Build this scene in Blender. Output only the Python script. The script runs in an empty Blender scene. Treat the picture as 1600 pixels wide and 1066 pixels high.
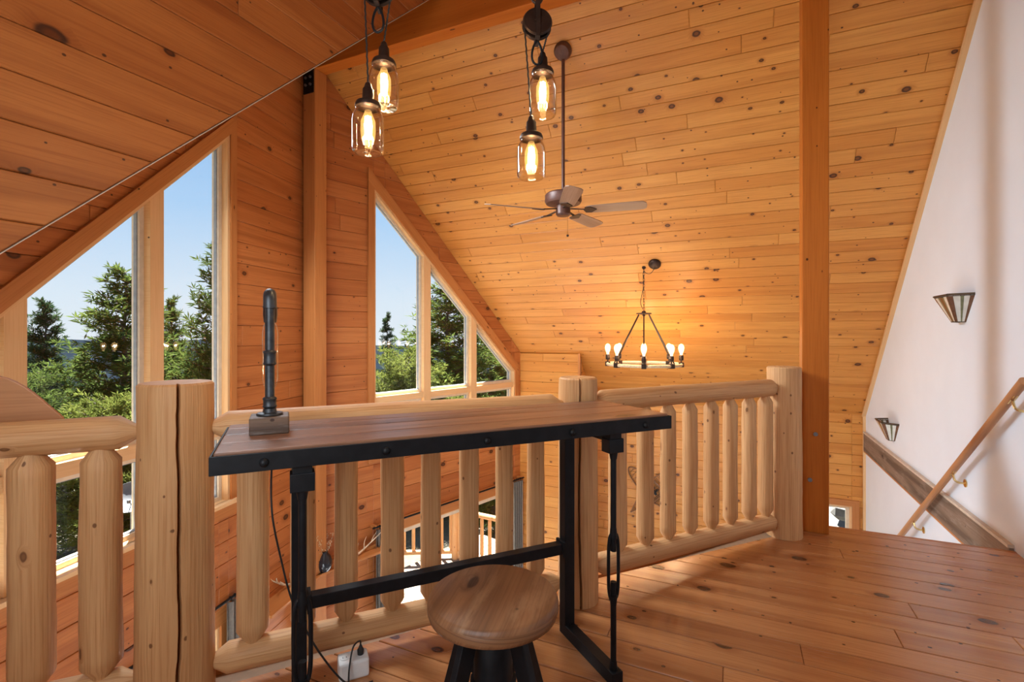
import bpy, math, random
from mathutils import Vector, Matrix, noise

# ------------------------------------------------------------------ camera, sky, lights, exposure
SC = bpy.context.scene
COL = SC.collection
PI = math.pi
F_PX, HZ, TH, CAM_H = 770.65, 521.5, math.radians(24.6), 1.25      # focal length in px, horizon row, house X axis right of view axis

cam_d = bpy.data.cameras.new('camera')
cam = bpy.data.objects.new('camera', cam_d)
COL.objects.link(cam)
cam_d.sensor_width = 36.0
cam_d.lens = F_PX / 1600 * 36.0
cam_d.shift_y = -(533 - HZ) / 1600
cam_d.clip_start = 0.02
cam_d.clip_end = 2000
cam.location = (0, 0, CAM_H)
cam.rotation_euler = (PI / 2, 0, TH - PI / 2)
SC.camera = cam

SKY = 0.54
world = bpy.data.worlds.new('world')
SC.world = world
world.use_nodes = True
wn = world.node_tree.nodes
wn.clear()
wl_ = world.node_tree.links
# clear mountain sky: pale at the horizon, deeper blue overhead, the same all round
tc_ = wn.new('ShaderNodeTexCoord')
sp_ = wn.new('ShaderNodeSeparateXYZ')
rp_ = wn.new('ShaderNodeValToRGB')
els = rp_.color_ramp.elements
while len(els) < 5:
    els.new(0.5)
for e_, (p_, c_) in zip(els, ((0.0, (0.80, 0.88, 0.96)), (0.06, (0.74, 0.86, 0.98)), (0.22, (0.44, 0.68, 0.98)), (0.45, (0.25, 0.50, 0.90)), (1.0, (0.14, 0.33, 0.72)))):
    e_.position = p_
    e_.color = (*c_, 1)
bg = wn.new('ShaderNodeBackground')
bg.inputs['Strength'].default_value = SKY
wo = wn.new('ShaderNodeOutputWorld')
wl_.new(tc_.outputs['Generated'], sp_.inputs[0])
wl_.new(sp_.outputs[2], rp_.inputs[0])
wl_.new(rp_.outputs[0], bg.inputs[0])
wl_.new(bg.outputs[0], wo.inputs[0])

def light(name, kind, loc, energy, color=(1, 1, 1), **kw):
    d = bpy.data.lights.new(name, kind)
    d.energy = energy
    d.color = color
    for k, v in kw.items():
        if k not in ('look',):
            setattr(d, k, v)
    o = bpy.data.objects.new(name, d)
    COL.objects.link(o)
    o.location = loc
    if 'look' in kw:
        o.rotation_euler = Vector(kw['look']).to_track_quat('-Z', 'Y').to_euler()
    return o

light('sun', 'SUN', (0, 0, 30), 26.0, (1.0, 0.975, 0.94), angle=0.009, look=(-0.22, -0.30, -0.93))
# added unseen fills in place of daylight, behind the camera and under the loft
light('dormer_fill', 'AREA', (-0.36, 0.55, 1.75), 17, (0.88, 0.95, 1.0), shape='RECTANGLE', size=0.9, size_y=1.9, look=(1, 0.15, 0.0))
light('under_loft_fill', 'AREA', (-0.15, 1.2, -1.75), 60, (0.88, 0.95, 1.0), shape='RECTANGLE', size=1.6, size_y=3.4, look=(1, 0.1, 0.45))
# added fill light under the closed left slope, unseen behind the dormer wall
light('left_slope_fill', 'AREA', (2.235, 2.95, 2.80), 75, (0.80, 0.91, 1.0), shape='RECTANGLE', size=0.95, size_y=1.05, spread=math.radians(125), look=(0.45, -0.55, -0.70))

SC.view_settings.view_transform = 'Standard'
SC.view_settings.look = 'None'
SC.view_settings.gamma = 1.0
SC.view_settings.use_curve_mapping = False
SC.view_settings.exposure = 0.9
SC.cycles.use_denoising = True
SC.cycles.max_bounces = 10
SC.cycles.transparent_max_bounces = 16
SC.cycles.caustics_reflective = False
SC.cycles.caustics_refractive = False
SC.cycles.sample_clamp_indirect = 6.0

# ------------------------------------------------------------------ node helpers and materials
class NT:
    def __init__(self, name):
        self.m = bpy.data.materials.new(name)
        self.m.use_nodes = True
        self.t = self.m.node_tree
        self.t.nodes.clear()
    def n(self, kind, **kw):
        x = self.t.nodes.new('ShaderNode' + kind)
        for k, v in kw.items():
            setattr(x, k, v)
        return x
    def set(self, sock, v):
        if isinstance(v, bpy.types.NodeSocket):
            self.t.links.new(v, sock)
        elif isinstance(v, (tuple, list)) and sock.type == 'RGBA' and len(v) == 3:
            sock.default_value = (*v, 1)
        else:
            sock.default_value = v
    def math(self, op, a, b=0.0, c=None, clamp=False):
        x = self.n('Math', operation=op, use_clamp=clamp)
        self.set(x.inputs[0], a)
        self.set(x.inputs[1], b)
        if c is not None:
            self.set(x.inputs[2], c)
        return x.outputs[0]
    def comb(self, x, y, z=0.0):
        c = self.n('CombineXYZ')
        for s, v in zip(c.inputs, (x, y, z)):
            self.set(s, v)
        return c.outputs[0]
    def noise(self, vec, scale=1.0, detail=3.0, rough=0.55, dist=0.0):
        x = self.n('TexNoise')
        self.set(x.inputs['Vector'], vec)
        x.inputs['Scale'].default_value = scale
        x.inputs['Detail'].default_value = detail
        x.inputs['Roughness'].default_value = rough
        x.inputs['Distortion'].default_value = dist
        return x.outputs['Fac']
    def ramp(self, fac, stops, interp='LINEAR'):
        x = self.n('ValToRGB')
        x.color_ramp.interpolation = interp
        els = x.color_ramp.elements
        while len(els) < len(stops):
            els.new(0.5)
        for e, (p, c) in zip(els, stops):
            e.position = p
            e.color = (*c, 1) if len(c) == 3 else c
        self.set(x.inputs[0], fac)
        return x.outputs[0]
    def mix(self, fac, a, b, mode='MIX'):
        x = self.n('Mix', data_type='RGBA', blend_type=mode)
        self.set(x.inputs[0], fac)
        self.set(x.inputs[6], a)
        self.set(x.inputs[7], b)
        return x.outputs[2]
    def smooth(self, v, a, b):
        x = self.n('MapRange', interpolation_type='SMOOTHSTEP')
        self.set(x.inputs[0], v)
        self.set(x.inputs[1], a)
        self.set(x.inputs[2], b)
        return x.outputs[0]
    def bump(self, h, strength=0.2, dist=0.01):
        x = self.n('Bump')
        x.inputs['Strength'].default_value = strength
        x.inputs['Distance'].default_value = dist
        self.set(x.inputs['Height'], h)
        return x.outputs[0]
    def bsdf(self, color, rough=0.5, metal=0.0, normal=None, spec=0.5, **kw):
        x = self.n('BsdfPrincipled')
        self.set(x.inputs['Base Color'], color)
        self.set(x.inputs['Roughness'], rough)
        x.inputs['Metallic'].default_value = metal
        x.inputs['Specular IOR Level'].default_value = spec
        if normal is not None:
            self.set(x.inputs['Normal'], normal)
        for k, v in kw.items():
            self.set(x.inputs[k], v)
        return x.outputs[0]
    def out(self, sh):
        o = self.n('OutputMaterial')
        self.t.links.new(sh, o.inputs[0])
        return self.m

def wood(name, light_c, mid_c, dark_c, knots=0.5, ksize=1.0, kscale=(2.2, 5.0), rough=0.38, tint=0.8, fibre=1.0, bump=0.12, streak=0.35, knot_c=(0.035, 0.010, 0.004), wear=None, pins=0.32, spec=0.35):
    """Sawn or peeled wood: grain along U of the UV map (metres), each object shifted and tinted at random."""
    t = NT(name)
    uv = t.n('UVMap').outputs[0]
    rnd = t.n('ObjectInfo').outputs['Random']
    sep = t.n('SeparateXYZ')
    t.set(sep.inputs[0], uv)
    u = t.math('ADD', sep.outputs[0], t.math('MULTIPLY', rnd, 91.7))
    v = t.math('ADD', sep.outputs[1], t.math('MULTIPLY', rnd, 53.3))
    # knots
    kv = t.comb(t.math('MULTIPLY', u, kscale[0]), t.math('MULTIPLY', v, kscale[1]))
    wob = t.noise(kv, 9.0, 1.0)
    vor = t.n('TexVoronoi', voronoi_dimensions='2D', feature='F1')
    t.set(vor.inputs['Vector'], kv)
    vor.inputs['Scale'].default_value = 1.0
    sc = t.n('SeparateColor')
    t.set(sc.inputs[0], vor.outputs['Color'])
    has = t.math('LESS_THAN', sc.outputs[0], knots)
    rad = t.math('MULTIPLY', t.math('ADD', 0.025, t.math('MULTIPLY', t.math('POWER', sc.outputs[1], 2.2), 0.085)), ksize)
    d = t.math('ADD', vor.outputs['Distance'], t.math('MULTIPLY', t.math('SUBTRACT', wob, 0.5), 0.03))
    q = t.math('DIVIDE', d, rad)
    core = t.math('MULTIPLY', has, t.math('SUBTRACT', 1.0, t.smooth(q, 0.75, 1.12)))
    centre = t.math('SUBTRACT', 1.0, t.smooth(q, 0.25, 0.7))
    # second, smaller family: pin knots
    kv2 = t.comb(t.math('MULTIPLY', u, 8.5), t.math('MULTIPLY', v, 11.0), 3.7)
    vo2 = t.n('TexVoronoi', voronoi_dimensions='2D', feature='F1')
    t.set(vo2.inputs['Vector'], kv2)
    vo2.inputs['Scale'].default_value = 1.0
    sc2 = t.n('SeparateColor')
    t.set(sc2.inputs[0], vo2.outputs['Color'])
    q2 = t.math('DIVIDE', vo2.outputs['Distance'], t.math('ADD', 0.035, t.math('MULTIPLY', sc2.outputs[1], 0.05)))
    pin = t.math('MULTIPLY', t.math('LESS_THAN', sc2.outputs[0], knots * pins), t.math('SUBTRACT', 1.0, t.smooth(q2, 0.6, 1.1)))
    halo = t.math('MULTIPLY', has, t.math('SUBTRACT', 1.0, t.smooth(q, 1.0, 2.4)))
    # grain bending round the knots
    bend = t.math('MULTIPLY', halo, 0.025)
    vb = t.math('ADD', v, bend)
    wide = t.noise(t.comb(t.math('MULTIPLY', u, 0.5), t.math('MULTIPLY', vb, 11.0)), 1.0, 3.0, 0.5, 0.6)
    fine = t.noise(t.comb(t.math('MULTIPLY', u, 3.0), t.math('MULTIPLY', vb, 150.0)), 1.0, 3.0, 0.6)
    base = t.mix(t.math('MULTIPLY', t.math('FRACT', t.math('MULTIPLY', rnd, 17.31)), tint), light_c, mid_c)
    base = t.mix(t.math('MULTIPLY', t.smooth(wide, 0.42, 0.70), streak), base, dark_c)
    base = t.mix(t.math('MULTIPLY', t.smooth(fine, 0.42, 0.72), 0.42 * fibre), base, dark_c)
    base = t.mix(t.math('MULTIPLY', halo, 0.45), base, dark_c)
    kc = t.mix(t.math('MULTIPLY', centre, 0.75), knot_c, tuple(0.55 * a for a in dark_c))
    base = t.mix(t.math('MULTIPLY', core, 0.93), base, kc)
    base = t.mix(t.math('MULTIPLY', pin, 0.9), base, knot_c)
    if wear:
        wz = t.noise(t.comb(t.math('MULTIPLY', u, 2.0), t.math('MULTIPLY', v, 9.0)), 1.6, 5.0, 0.65)
        base = t.mix(t.math('MULTIPLY', t.smooth(wz, 0.5, 0.68), wear[0]), base, wear[1])
    h = t.math('ADD', t.math('MULTIPLY', fine, 0.5), t.math('MULTIPLY', wide, 0.5))
    rg = t.math('ADD', rough - 0.06, t.math('MULTIPLY', fine, 0.14))
    return t.out(t.bsdf(base, rg, normal=t.bump(h, bump, 0.004), spec=spec))

def plain(name, color, rough=0.5, metal=0.0, vary=0.12, scale=25.0, spec=0.5, bump=0.0):
    t = NT(name)
    tc = t.n('TexCoord').outputs['Object']
    nz = t.noise(tc, scale, 3.0)
    c = t.mix(t.smooth(nz, 0.3, 0.75), tuple(a * (1 - vary) for a in color), tuple(min(1, a * (1 + vary)) for a in color))
    nrm = t.bump(nz, bump, 0.003) if bump else None
    return t.out(t.bsdf(c, rough, metal, nrm, spec))

def emit(name, color, strength):
    t = NT(name)
    e = t.n('Emission')
    t.set(e.inputs[0], color)
    e.inputs[1].default_value = strength
    return t.out(e.outputs[0])

def clear_glass(name, tint=(1, 1, 1), edge=0.5, refl=1.0, rough=0.0):
    t = NT(name)
    tr = t.n('BsdfTransparent')
    t.set(tr.inputs[0], tint)
    gl = t.n('BsdfGlossy')
    gl.inputs['Roughness'].default_value = rough
    lw = t.n('LayerWeight')
    lw.inputs[0].default_value = 0.5
    mx = t.n('MixShader')
    t.set(mx.inputs[0], t.math('MULTIPLY', t.math('ADD', 0.02, t.math('MULTIPLY', t.math('POWER', lw.outputs['Facing'], 3.0), edge)), refl, clamp=True))
    t.t.links.new(tr.outputs[0], mx.inputs[1])
    t.t.links.new(gl.outputs[0], mx.inputs[2])
    return t.out(mx.outputs[0])

def glowing_glass(name, color, strength):
    t = NT(name)
    tr = t.n('BsdfTransparent')
    e = t.n('Emission')
    t.set(e.inputs[0], color)
    e.inputs[1].default_value = strength
    a = t.n('AddShader')
    t.t.links.new(tr.outputs[0], a.inputs[0])
    t.t.links.new(e.outputs[0], a.inputs[1])
    return t.out(a.outputs[0])

M = {}
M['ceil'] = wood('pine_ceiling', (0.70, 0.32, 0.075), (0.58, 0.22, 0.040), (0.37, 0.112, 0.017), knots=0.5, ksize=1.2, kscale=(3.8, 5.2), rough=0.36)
M['wall'] = wood('pine_wall_shaded', (0.54, 0.195, 0.056), (0.42, 0.125, 0.030), (0.25, 0.060, 0.011), knots=0.36, ksize=1.25, kscale=(3.4, 4.8), rough=0.42, streak=0.5)  # shade put into the base: darker and redder than the ceiling pine
M['cheek'] = wood('pine_dormer_shaded', (0.42, 0.145, 0.036), (0.32, 0.092, 0.020), (0.20, 0.046, 0.008), knots=0.3, ksize=1.3, kscale=(2.6, 4.2), rough=0.45, streak=0.55)  # dormer boards darkened in the base colour to stand in for shade
M['floor'] = wood('pine_floor', (0.54, 0.235, 0.085), (0.41, 0.15, 0.047), (0.24, 0.07, 0.018), knots=0.55, kscale=(3.2, 5.0), ksize=1.25, spec=0.9, rough=0.24, streak=0.45)
M['trim'] = wood('pine_trim', (0.54, 0.215, 0.064), (0.46, 0.165, 0.044), (0.31, 0.095, 0.021), knots=0.2, kscale=(2.2, 6.5), ksize=0.7, rough=0.4, tint=0.6)
M['jamb'] = wood('pine_jamb', (0.78, 0.50, 0.25), (0.72, 0.43, 0.20), (0.60, 0.31, 0.12), knots=0.04, rough=0.45, tint=0.5, streak=0.2)
M['timber'] = wood('fir_timber', (0.50, 0.145, 0.020), (0.45, 0.122, 0.016), (0.31, 0.075, 0.009), knots=0.3, kscale=(2.0, 6.0), ksize=0.5, rough=0.45, tint=0.5, streak=0.45, spec=0.12)
M['log'] = wood('peeled_log', (0.70, 0.41, 0.19), (0.62, 0.33, 0.135), (0.43, 0.18, 0.058), knots=0.34, kscale=(2.6, 5.2), ksize=0.75, rough=0.55, tint=0.7, streak=0.5, fibre=1.7, bump=1.0, knot_c=(0.16, 0.06, 0.02))
M['barn'] = wood('weathered_board', (0.30, 0.215, 0.155), (0.23, 0.16, 0.115), (0.085, 0.05, 0.032), knots=0.25, rough=0.75, streak=0.8, bump=0.5, wear=(0.5, (0.34, 0.27, 0.22)))
M['desk'] = wood('reclaimed_top', (0.28, 0.13, 0.07), (0.21, 0.092, 0.048), (0.085, 0.034, 0.018), knots=0.3, rough=0.34, streak=0.8, bump=0.45, wear=(0.3, (0.34, 0.21, 0.14)))
M['stool'] = wood('stool_seat', (0.27, 0.125, 0.055), (0.23, 0.10, 0.042), (0.08, 0.03, 0.012), knots=0.5, kscale=(3.0, 7.0), rough=0.4, streak=0.7, bump=0.35, wear=(0.3, (0.46, 0.27, 0.14)))
M['block'] = wood('lamp_block', (0.22, 0.13, 0.08), (0.15, 0.085, 0.05), (0.05, 0.026, 0.016), knots=0.3, rough=0.45, streak=0.8, bump=0.4, wear=(0.5, (0.36, 0.33, 0.30)))
M['rail'] = wood('oak_handrail', (0.52, 0.25, 0.11), (0.46, 0.20, 0.08), (0.32, 0.125, 0.045), knots=0.0, rough=0.35, tint=0.4)
M['blade'] = wood('fan_blade', (0.36, 0.235, 0.17), (0.32, 0.20, 0.14), (0.20, 0.11, 0.07), knots=0.0, rough=0.4, streak=0.6)
M['white'] = plain('painted_drywall', (0.755, 0.815, 0.90), 0.85, vary=0.015, scale=3)
M['bounce'] = plain('pale_bounce_floor', (0.62, 0.64, 0.66), 0.95, vary=0.06, scale=40)  # made-up lower floor colour, pale and neutral to bounce light upward
M['bead'] = plain('corner_bead', (0.60, 0.50, 0.40), 0.8, vary=0.1)
M['iron'] = plain('black_iron', (0.007, 0.007, 0.008), 0.48, 0.0, vary=0.3, scale=30, bump=0.1, spec=0.22)
M['dark'] = plain('dark_bronze', (0.05, 0.03, 0.022), 0.42, 0.7, vary=0.25)
M['bronze'] = plain('brown_bronze', (0.11, 0.042, 0.027), 0.45, 0.1, vary=0.2)
M['brass'] = plain('brass', (0.75, 0.55, 0.24), 0.25, 1.0, vary=0.1)
M['pipe'] = plain('grey_pipe', (0.055, 0.058, 0.062), 0.42, 0.6, vary=0.3, scale=40, bump=0.15)
M['steel'] = plain('galvanised', (0.25, 0.25, 0.26), 0.4, 0.8, vary=0.2)
M['cord'] = plain('black_cord', (0.012, 0.011, 0.010), 0.6)
M['rope'] = plain('pale_rope', (0.62, 0.46, 0.28), 0.85, vary=0.2, scale=80, bump=0.4)
M['plastic'] = plain('white_plastic', (0.74, 0.73, 0.70), 0.35, vary=0.03)
M['slot'] = plain('outlet_slot', (0.05, 0.05, 0.05), 0.5)
M['curtain'] = plain('grey_curtain', (0.17, 0.145, 0.12), 0.9, vary=0.12, scale=60)
M['vase'] = plain('black_vase', (0.015, 0.015, 0.02), 0.15)
M['stem'] = plain('dried_stem', (0.50, 0.33, 0.18), 0.9, vary=0.3)
M['antler'] = plain('antler_bone', (0.62, 0.48, 0.32), 0.6, vary=0.25)
M['sash'] = plain('window_sash', (0.70, 0.60, 0.46), 0.4, vary=0.06)
M['seal'] = plain('grey_gasket', (0.30, 0.32, 0.35), 0.5)
M['glass'] = clear_glass('window_glass', (0.985, 0.99, 0.985), 0.3, 0.8)
M['jar'] = clear_glass('jar_glass', (0.975, 0.92, 0.82), 1.4, 1.6)
M['bulbglass'] = clear_glass('bulb_glass', (1.0, 0.94, 0.82), 1.6, 1.0, 0.05)
M['litbulb'] = glowing_glass('lit_bulb_glass', (1.0, 0.55, 0.16), 0.30)
M['fil'] = emit('glowing_filament', (1.0, 0.66, 0.28), 24)
M['glow'] = glowing_glass('glowing_bulb', (1.0, 0.60, 0.24), 1.6)
M['sg_white'] = plain('opal_glass', (0.66, 0.66, 0.60), 0.2, vary=0.08)
M['sg_brown'] = plain('amber_brown_glass', (0.16, 0.075, 0.04), 0.15, vary=0.2)
M['sg_green'] = plain('olive_glass', (0.17, 0.17, 0.09), 0.15, vary=0.2)
M['lead'] = plain('lead_came', (0.09, 0.065, 0.045), 0.35, 0.8)
M['rawhide'] = plain('rawhide_lacing', (0.16, 0.075, 0.03), 0.7)
M['ash'] = plain('bent_ash', (0.22, 0.095, 0.035), 0.5)
M['deck'] = wood('deck_board', (0.24, 0.19, 0.14), (0.21, 0.165, 0.12), (0.16, 0.115, 0.08), knots=0.15, rough=0.7)
M['dish'] = plain('dish_grey', (0.075, 0.08, 0.088), 0.5)
M['under'] = plain('framing', (0.30, 0.19, 0.11), 0.8)

def make_ground():
    t = NT('forest_floor')
    tc = t.n('TexCoord').outputs['Object']
    a = t.noise(tc, 0.6, 5.0, 0.65)
    c = t.ramp(a, [(0.3, (0.03, 0.04, 0.014)), (0.5, (0.09, 0.078, 0.046)), (0.7, (0.13, 0.12, 0.09))])
    return t.out(t.bsdf(c, 0.95, normal=t.bump(a, 0.5, 0.3)))
M['ground'] = make_ground()

def make_foliage(name, a, b):
    t = NT(name)
    tc = t.n('TexCoord').outputs['Object']
    rnd = t.n('ObjectInfo').outputs['Random']
    nz = t.noise(tc, 1.4, 3.0)
    f = t.math('ADD', t.math('MULTIPLY', t.smooth(nz, 0.3, 0.7), 0.75), t.math('MULTIPLY', rnd, 0.25))
    c = t.mix(f, a, b)
    d = t.n('BsdfDiffuse')
    t.set(d.inputs[0], c)
    tl = t.n('BsdfTranslucent')
    t.set(tl.inputs[0], c)
    mx = t.n('MixShader')
    mx.inputs[0].default_value = 0.35
    t.t.links.new(d.outputs[0], mx.inputs[1])
    t.t.links.new(tl.outputs[0], mx.inputs[2])
    return t.out(mx.outputs[0])
M['needle'] = make_foliage('pine_needles', (0.030, 0.050, 0.013), (0.105, 0.14, 0.032))
M['needle2'] = make_foliage('spruce_needles', (0.020, 0.040, 0.018), (0.055, 0.085, 0.036))
M['needle3'] = make_foliage('bright_needles', (0.075, 0.10, 0.02), (0.18, 0.20, 0.048))
M['bark'] = plain('bark', (0.075, 0.06, 0.05), 0.95, vary=0.3, scale=8, bump=0.5)
M['rock'] = plain('pale_rock', (0.13, 0.125, 0.11), 0.9, vary=0.3, scale=3, bump=0.6)
M['hill'] = plain('hazy_hill', (0.14, 0.18, 0.21), 1.0, vary=0.15, scale=0.08)

# ------------------------------------------------------------------ mesh helpers
class MB:
    def __init__(self):
        self.v, self.f, self.uv = [], [], []
    def face(self, idx, uvs=None):
        self.f.append(tuple(idx))
        self.uv.append(uvs)
    def add(self, verts):
        b = len(self.v)
        self.v += [Vector(p) for p in verts]
        return b
    def box(self, c, s, rot=None):
        c = Vector(c)
        hx, hy, hz = s[0] / 2, s[1] / 2, s[2] / 2
        P = [Vector((x, y, z)) for x in (-hx, hx) for y in (-hy, hy) for z in (-hz, hz)]
        if rot is not None:
            P = [rot @ p for p in P]
        b = self.add([c + p for p in P])
        ax = max(range(3), key=lambda i: s[i])
        for q in ((0, 1, 3, 2), (4, 6, 7, 5), (0, 4, 5, 1), (2, 3, 7, 6), (0, 2, 6, 4), (1, 5, 7, 3)):
            uvs = []
            loc = [(-hx if i < 4 else hx, -hy if (i // 2) % 2 == 0 else hy, -hz if i % 2 == 0 else hz) for i in q]
            var = [i for i in range(3) if max(l[i] for l in loc) - min(l[i] for l in loc) > 1e-9]
            if len(var) < 2:
                var = [0, 1]
            a, bb = var[:2]
            if bb == ax:
                a, bb = bb, a
            off = 0.37 * (6 - ax - a - bb)
            uvs = [(l[a] + off, l[bb] + off * 1.7) for l in loc]
            self.face([b + i for i in q], uvs)
        return self
    def bar(self, p0, p1, w, h, up=(0, 0, 1)):
        p0, p1 = Vector(p0), Vector(p1)
        x = (p1 - p0)
        L = x.length
        x.normalize()
        up = Vector(up)
        y = up.cross(x)
        if y.length < 1e-6:
            y = Vector((1, 0, 0)).cross(x)
        y.normalize()
        z = x.cross(y)
        R = Matrix((x, y, z)).transposed()
        return self.box((p0 + p1) / 2, (L, w, h), R)
    def tube(self, pts, r, seg=8, cap=True, closed=False):
        pts = [Vector(p) for p in pts]
        n = len(pts)
        rs = r if isinstance(r, (list, tuple)) else [r] * n
        base = len(self.v)
        prev = None
        u = 0.0
        us = []
        for i, p in enumerate(pts):
            if closed:
                d = pts[(i + 1) % n] - pts[i - 1]
            else:
                d = pts[min(i + 1, n - 1)] - pts[max(i - 1, 0)]
            if d.length < 1e-9:
                d = Vector((0, 0, 1))
            d.normalize()
            if prev is None:
                a = Vector((0, 0, 1)) if abs(d.z) < 0.9 else Vector((1, 0, 0))
                e = (a - d * a.dot(d)).normalized()
            else:
                e = (prev - d * prev.dot(d))
                e = e.normalized() if e.length > 1e-6 else prev
            prev = e
            g = d.cross(e)
            if i:
                u += (p - pts[i - 1]).length
            us.append(u)
            for k in range(seg):
                t = 2 * PI * k / seg
                self.v.append(p + (e * math.cos(t) + g * math.sin(t)) * rs[i])
        m = n if closed else n - 1
        for i in range(m):
            j = (i + 1) % n
            uj = us[j] if j else us[-1] + (pts[0] - pts[-1]).length
            for k in range(seg):
                k2 = (k + 1) % seg
                c0, c1 = 2 * PI * rs[i] * k / seg, 2 * PI * rs[i] * (k + 1) / seg
                self.face((base + i * seg + k, base + i * seg + k2, base + j * seg + k2, base + j * seg + k),
                          [(us[i], c0), (us[i], c1), (uj, c1), (uj, c0)])
        if cap and not closed:
            self.face([base + k for k in range(seg)][::-1])
            self.face([base + (n - 1) * seg + k for k in range(seg)])
        return self
    def cyl(self, p0, p1, r0, r1=None, seg=16):
        return self.tube([p0, p1], [r0, r0 if r1 is None else r1], seg)
    def lathe(self, prof, c=(0, 0, 0), seg=24, caps=True, ax=None):
        """prof: (radius, height) pairs turned about +z (or about the matrix ax) through c."""
        c = Vector(c)
        base = len(self.v)
        for r, z in prof:
            for k in range(seg):
                t = 2 * PI * k / seg
                p = Vector((r * math.cos(t), r * math.sin(t), z))
                self.v.append(c + (ax @ p if ax is not None else p))
        for i in range(len(prof) - 1):
            for k in range(seg):
                k2 = (k + 1) % seg
                self.face((base + i * seg + k, base + i * seg + k2, base + (i + 1) * seg + k2, base + (i + 1) * seg + k),
                          [(prof[a][1], prof[a][0] * 2 * PI * b / seg) for a, b in ((i, k), (i, k + 1), (i + 1, k + 1), (i + 1, k))])
        if caps:
            if prof[0][0] > 1e-6:
                self.face([base + k for k in range(seg)][::-1])
            if prof[-1][0] > 1e-6:
                self.face([base + (len(prof) - 1) * seg + k for k in range(seg)])
        return self
    def ball(self, c, r, seg=12, sq=(1, 1, 1)):
        n = max(4, seg // 2)
        prof = [(max(1e-5, r * math.sin(PI * i / n)) * sq[0], -r * math.cos(PI * i / n) * sq[2]) for i in range(n + 1)]
        return self.lathe(prof, c, seg, caps=False)
    def prism(self, poly, T, n0, n1):
        """convex or simple polygon in (u, v) extruded from depth n0 to n1 through the map T(u, v, n)."""
        k = len(poly)
        b = self.add([T(u, v, n0) for u, v in poly] + [T(u, v, n1) for u, v in poly])
        self.face([b + i for i in range(k)][::-1], [poly[i] for i in range(k)][::-1])
        self.face([b + k + i for i in range(k)], list(poly))
        per = 0.0
        for i in range(k):
            j = (i + 1) % k
            L = math.dist(poly[i], poly[j])
            self.face((b + i, b + j, b + k + j, b + k + i), [(per, n0), (per + L, n0), (per + L, n1), (per, n1)])
            per += L
        return self
    def ring(self, outer, inner, T, n0, n1):
        """frame between two polygons with the same number of corners."""
        k = len(outer)
        b = self.add([T(u, v, n) for n in (n0, n1) for poly in (outer, inner) for u, v in poly])
        for i in range(k):
            j = (i + 1) % k
            o0, i0, o1, i1 = b, b + k, b + 2 * k, b + 3 * k
            L = math.dist(outer[i], outer[j])
            W = math.dist(outer[i], inner[i])
            s = 3.1 * i
            self.face((o1 + i, o1 + j, i1 + j, i1 + i), [(s, 0), (s + L, 0), (s + L, W), (s, W)])
            self.face((o0 + j, o0 + i, i0 + i, i0 + j), [(s + L, 0), (s, 0), (s, W), (s + L, W)])
            self.face((i1 + i, i1 + j, i0 + j, i0 + i), [(s, W), (s + L, W), (s + L, W + .1), (s, W + .1)])
            self.face((o0 + i, o0 + j, o1 + j, o1 + i), [(s, -.1), (s + L, -.1), (s + L, 0), (s, 0)])
        return self
    def build(self, name, mat, parent=None, loc=None, smooth=False, bevel=0.0, rot=None, centre=False, seg=2):
        me = bpy.data.meshes.new(name)
        off = Vector((0, 0, 0))
        if centre:
            off = sum(self.v, Vector()) / max(1, len(self.v))
        me.from_pydata([tuple(p - off) for p in self.v], [], self.f)
        uvl = me.uv_layers.new(name='UVMap')
        i = 0
        data = uvl.data
        for fc, uvs in zip(self.f, self.uv):
            for k in range(len(fc)):
                if uvs:
                    data[i].uv = uvs[k]
                else:
                    p = self.v[fc[k]]
                    data[i].uv = (p.x + 0.3 * p.z, p.y + 0.3 * p.z)
                i += 1
        if smooth:
            me.polygons.foreach_set('use_smooth', [True] * len(me.polygons))
            try:
                me.set_sharp_from_angle(angle=math.radians(42))
            except Exception:
                pass
        me.materials.append(M[mat])
        o = bpy.data.objects.new(name, me)
        COL.objects.link(o)
        o.location = off if loc is None else Vector(loc)
        if rot is not None:
            o.rotation_euler = rot
        if parent is not None:
            o.parent = parent
        if bevel:
            bm = o.modifiers.new('bevel', 'BEVEL')
            bm.width = bevel
            bm.segments = seg
            bm.limit_method = 'ANGLE'
            bm.angle_limit = math.radians(40)
        me.update()
        return o

def thing(name, label, cat, loc=(0, 0, 0), rz=0.0, group=None):
    o = bpy.data.objects.new(name, None)
    o.empty_display_size = 0.1
    COL.objects.link(o)
    o.location = loc
    o.rotation_euler = (0, 0, rz)
    return tag(o, label, cat, group)

def tag(o, label, cat, group=None):
    o['label'] = label
    o['category'] = cat
    if group:
        o['group'] = group
    return o

def struct(o, label=None):
    o['kind'] = 'structure'
    if label:
        o['label'] = label
    return o

# polygons
def clip(poly, a, b, c):
    """keep a*u + b*v <= c"""
    out = []
    for i in range(len(poly)):
        p, q = poly[i], poly[(i + 1) % len(poly)]
        dp, dq = a * p[0] + b * p[1] - c, a * q[0] + b * q[1] - c
        if dp <= 1e-9:
            out.append(p)
        if (dp < -1e-9 and dq > 1e-9) or (dp > 1e-9 and dq < -1e-9):
            t = dp / (dp - dq)
            out.append((p[0] + (q[0] - p[0]) * t, p[1] + (q[1] - p[1]) * t))
    return out
def area(p):
    return 0.5 * sum(p[i][0] * p[(i + 1) % len(p)][1] - p[(i + 1) % len(p)][0] * p[i][1] for i in range(len(p)))
def edges(poly):
    """half planes a*u + b*v <= c of a counter-clockwise convex polygon"""
    E = []
    for i in range(len(poly)):
        (x0, y0), (x1, y1) = poly[i], poly[(i + 1) % len(poly)]
        a, b = y1 - y0, -(x1 - x0)
        L = math.hypot(a, b)
        E.append((a / L, b / L, (a * x0 + b * y0) / L))
    return E
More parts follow.
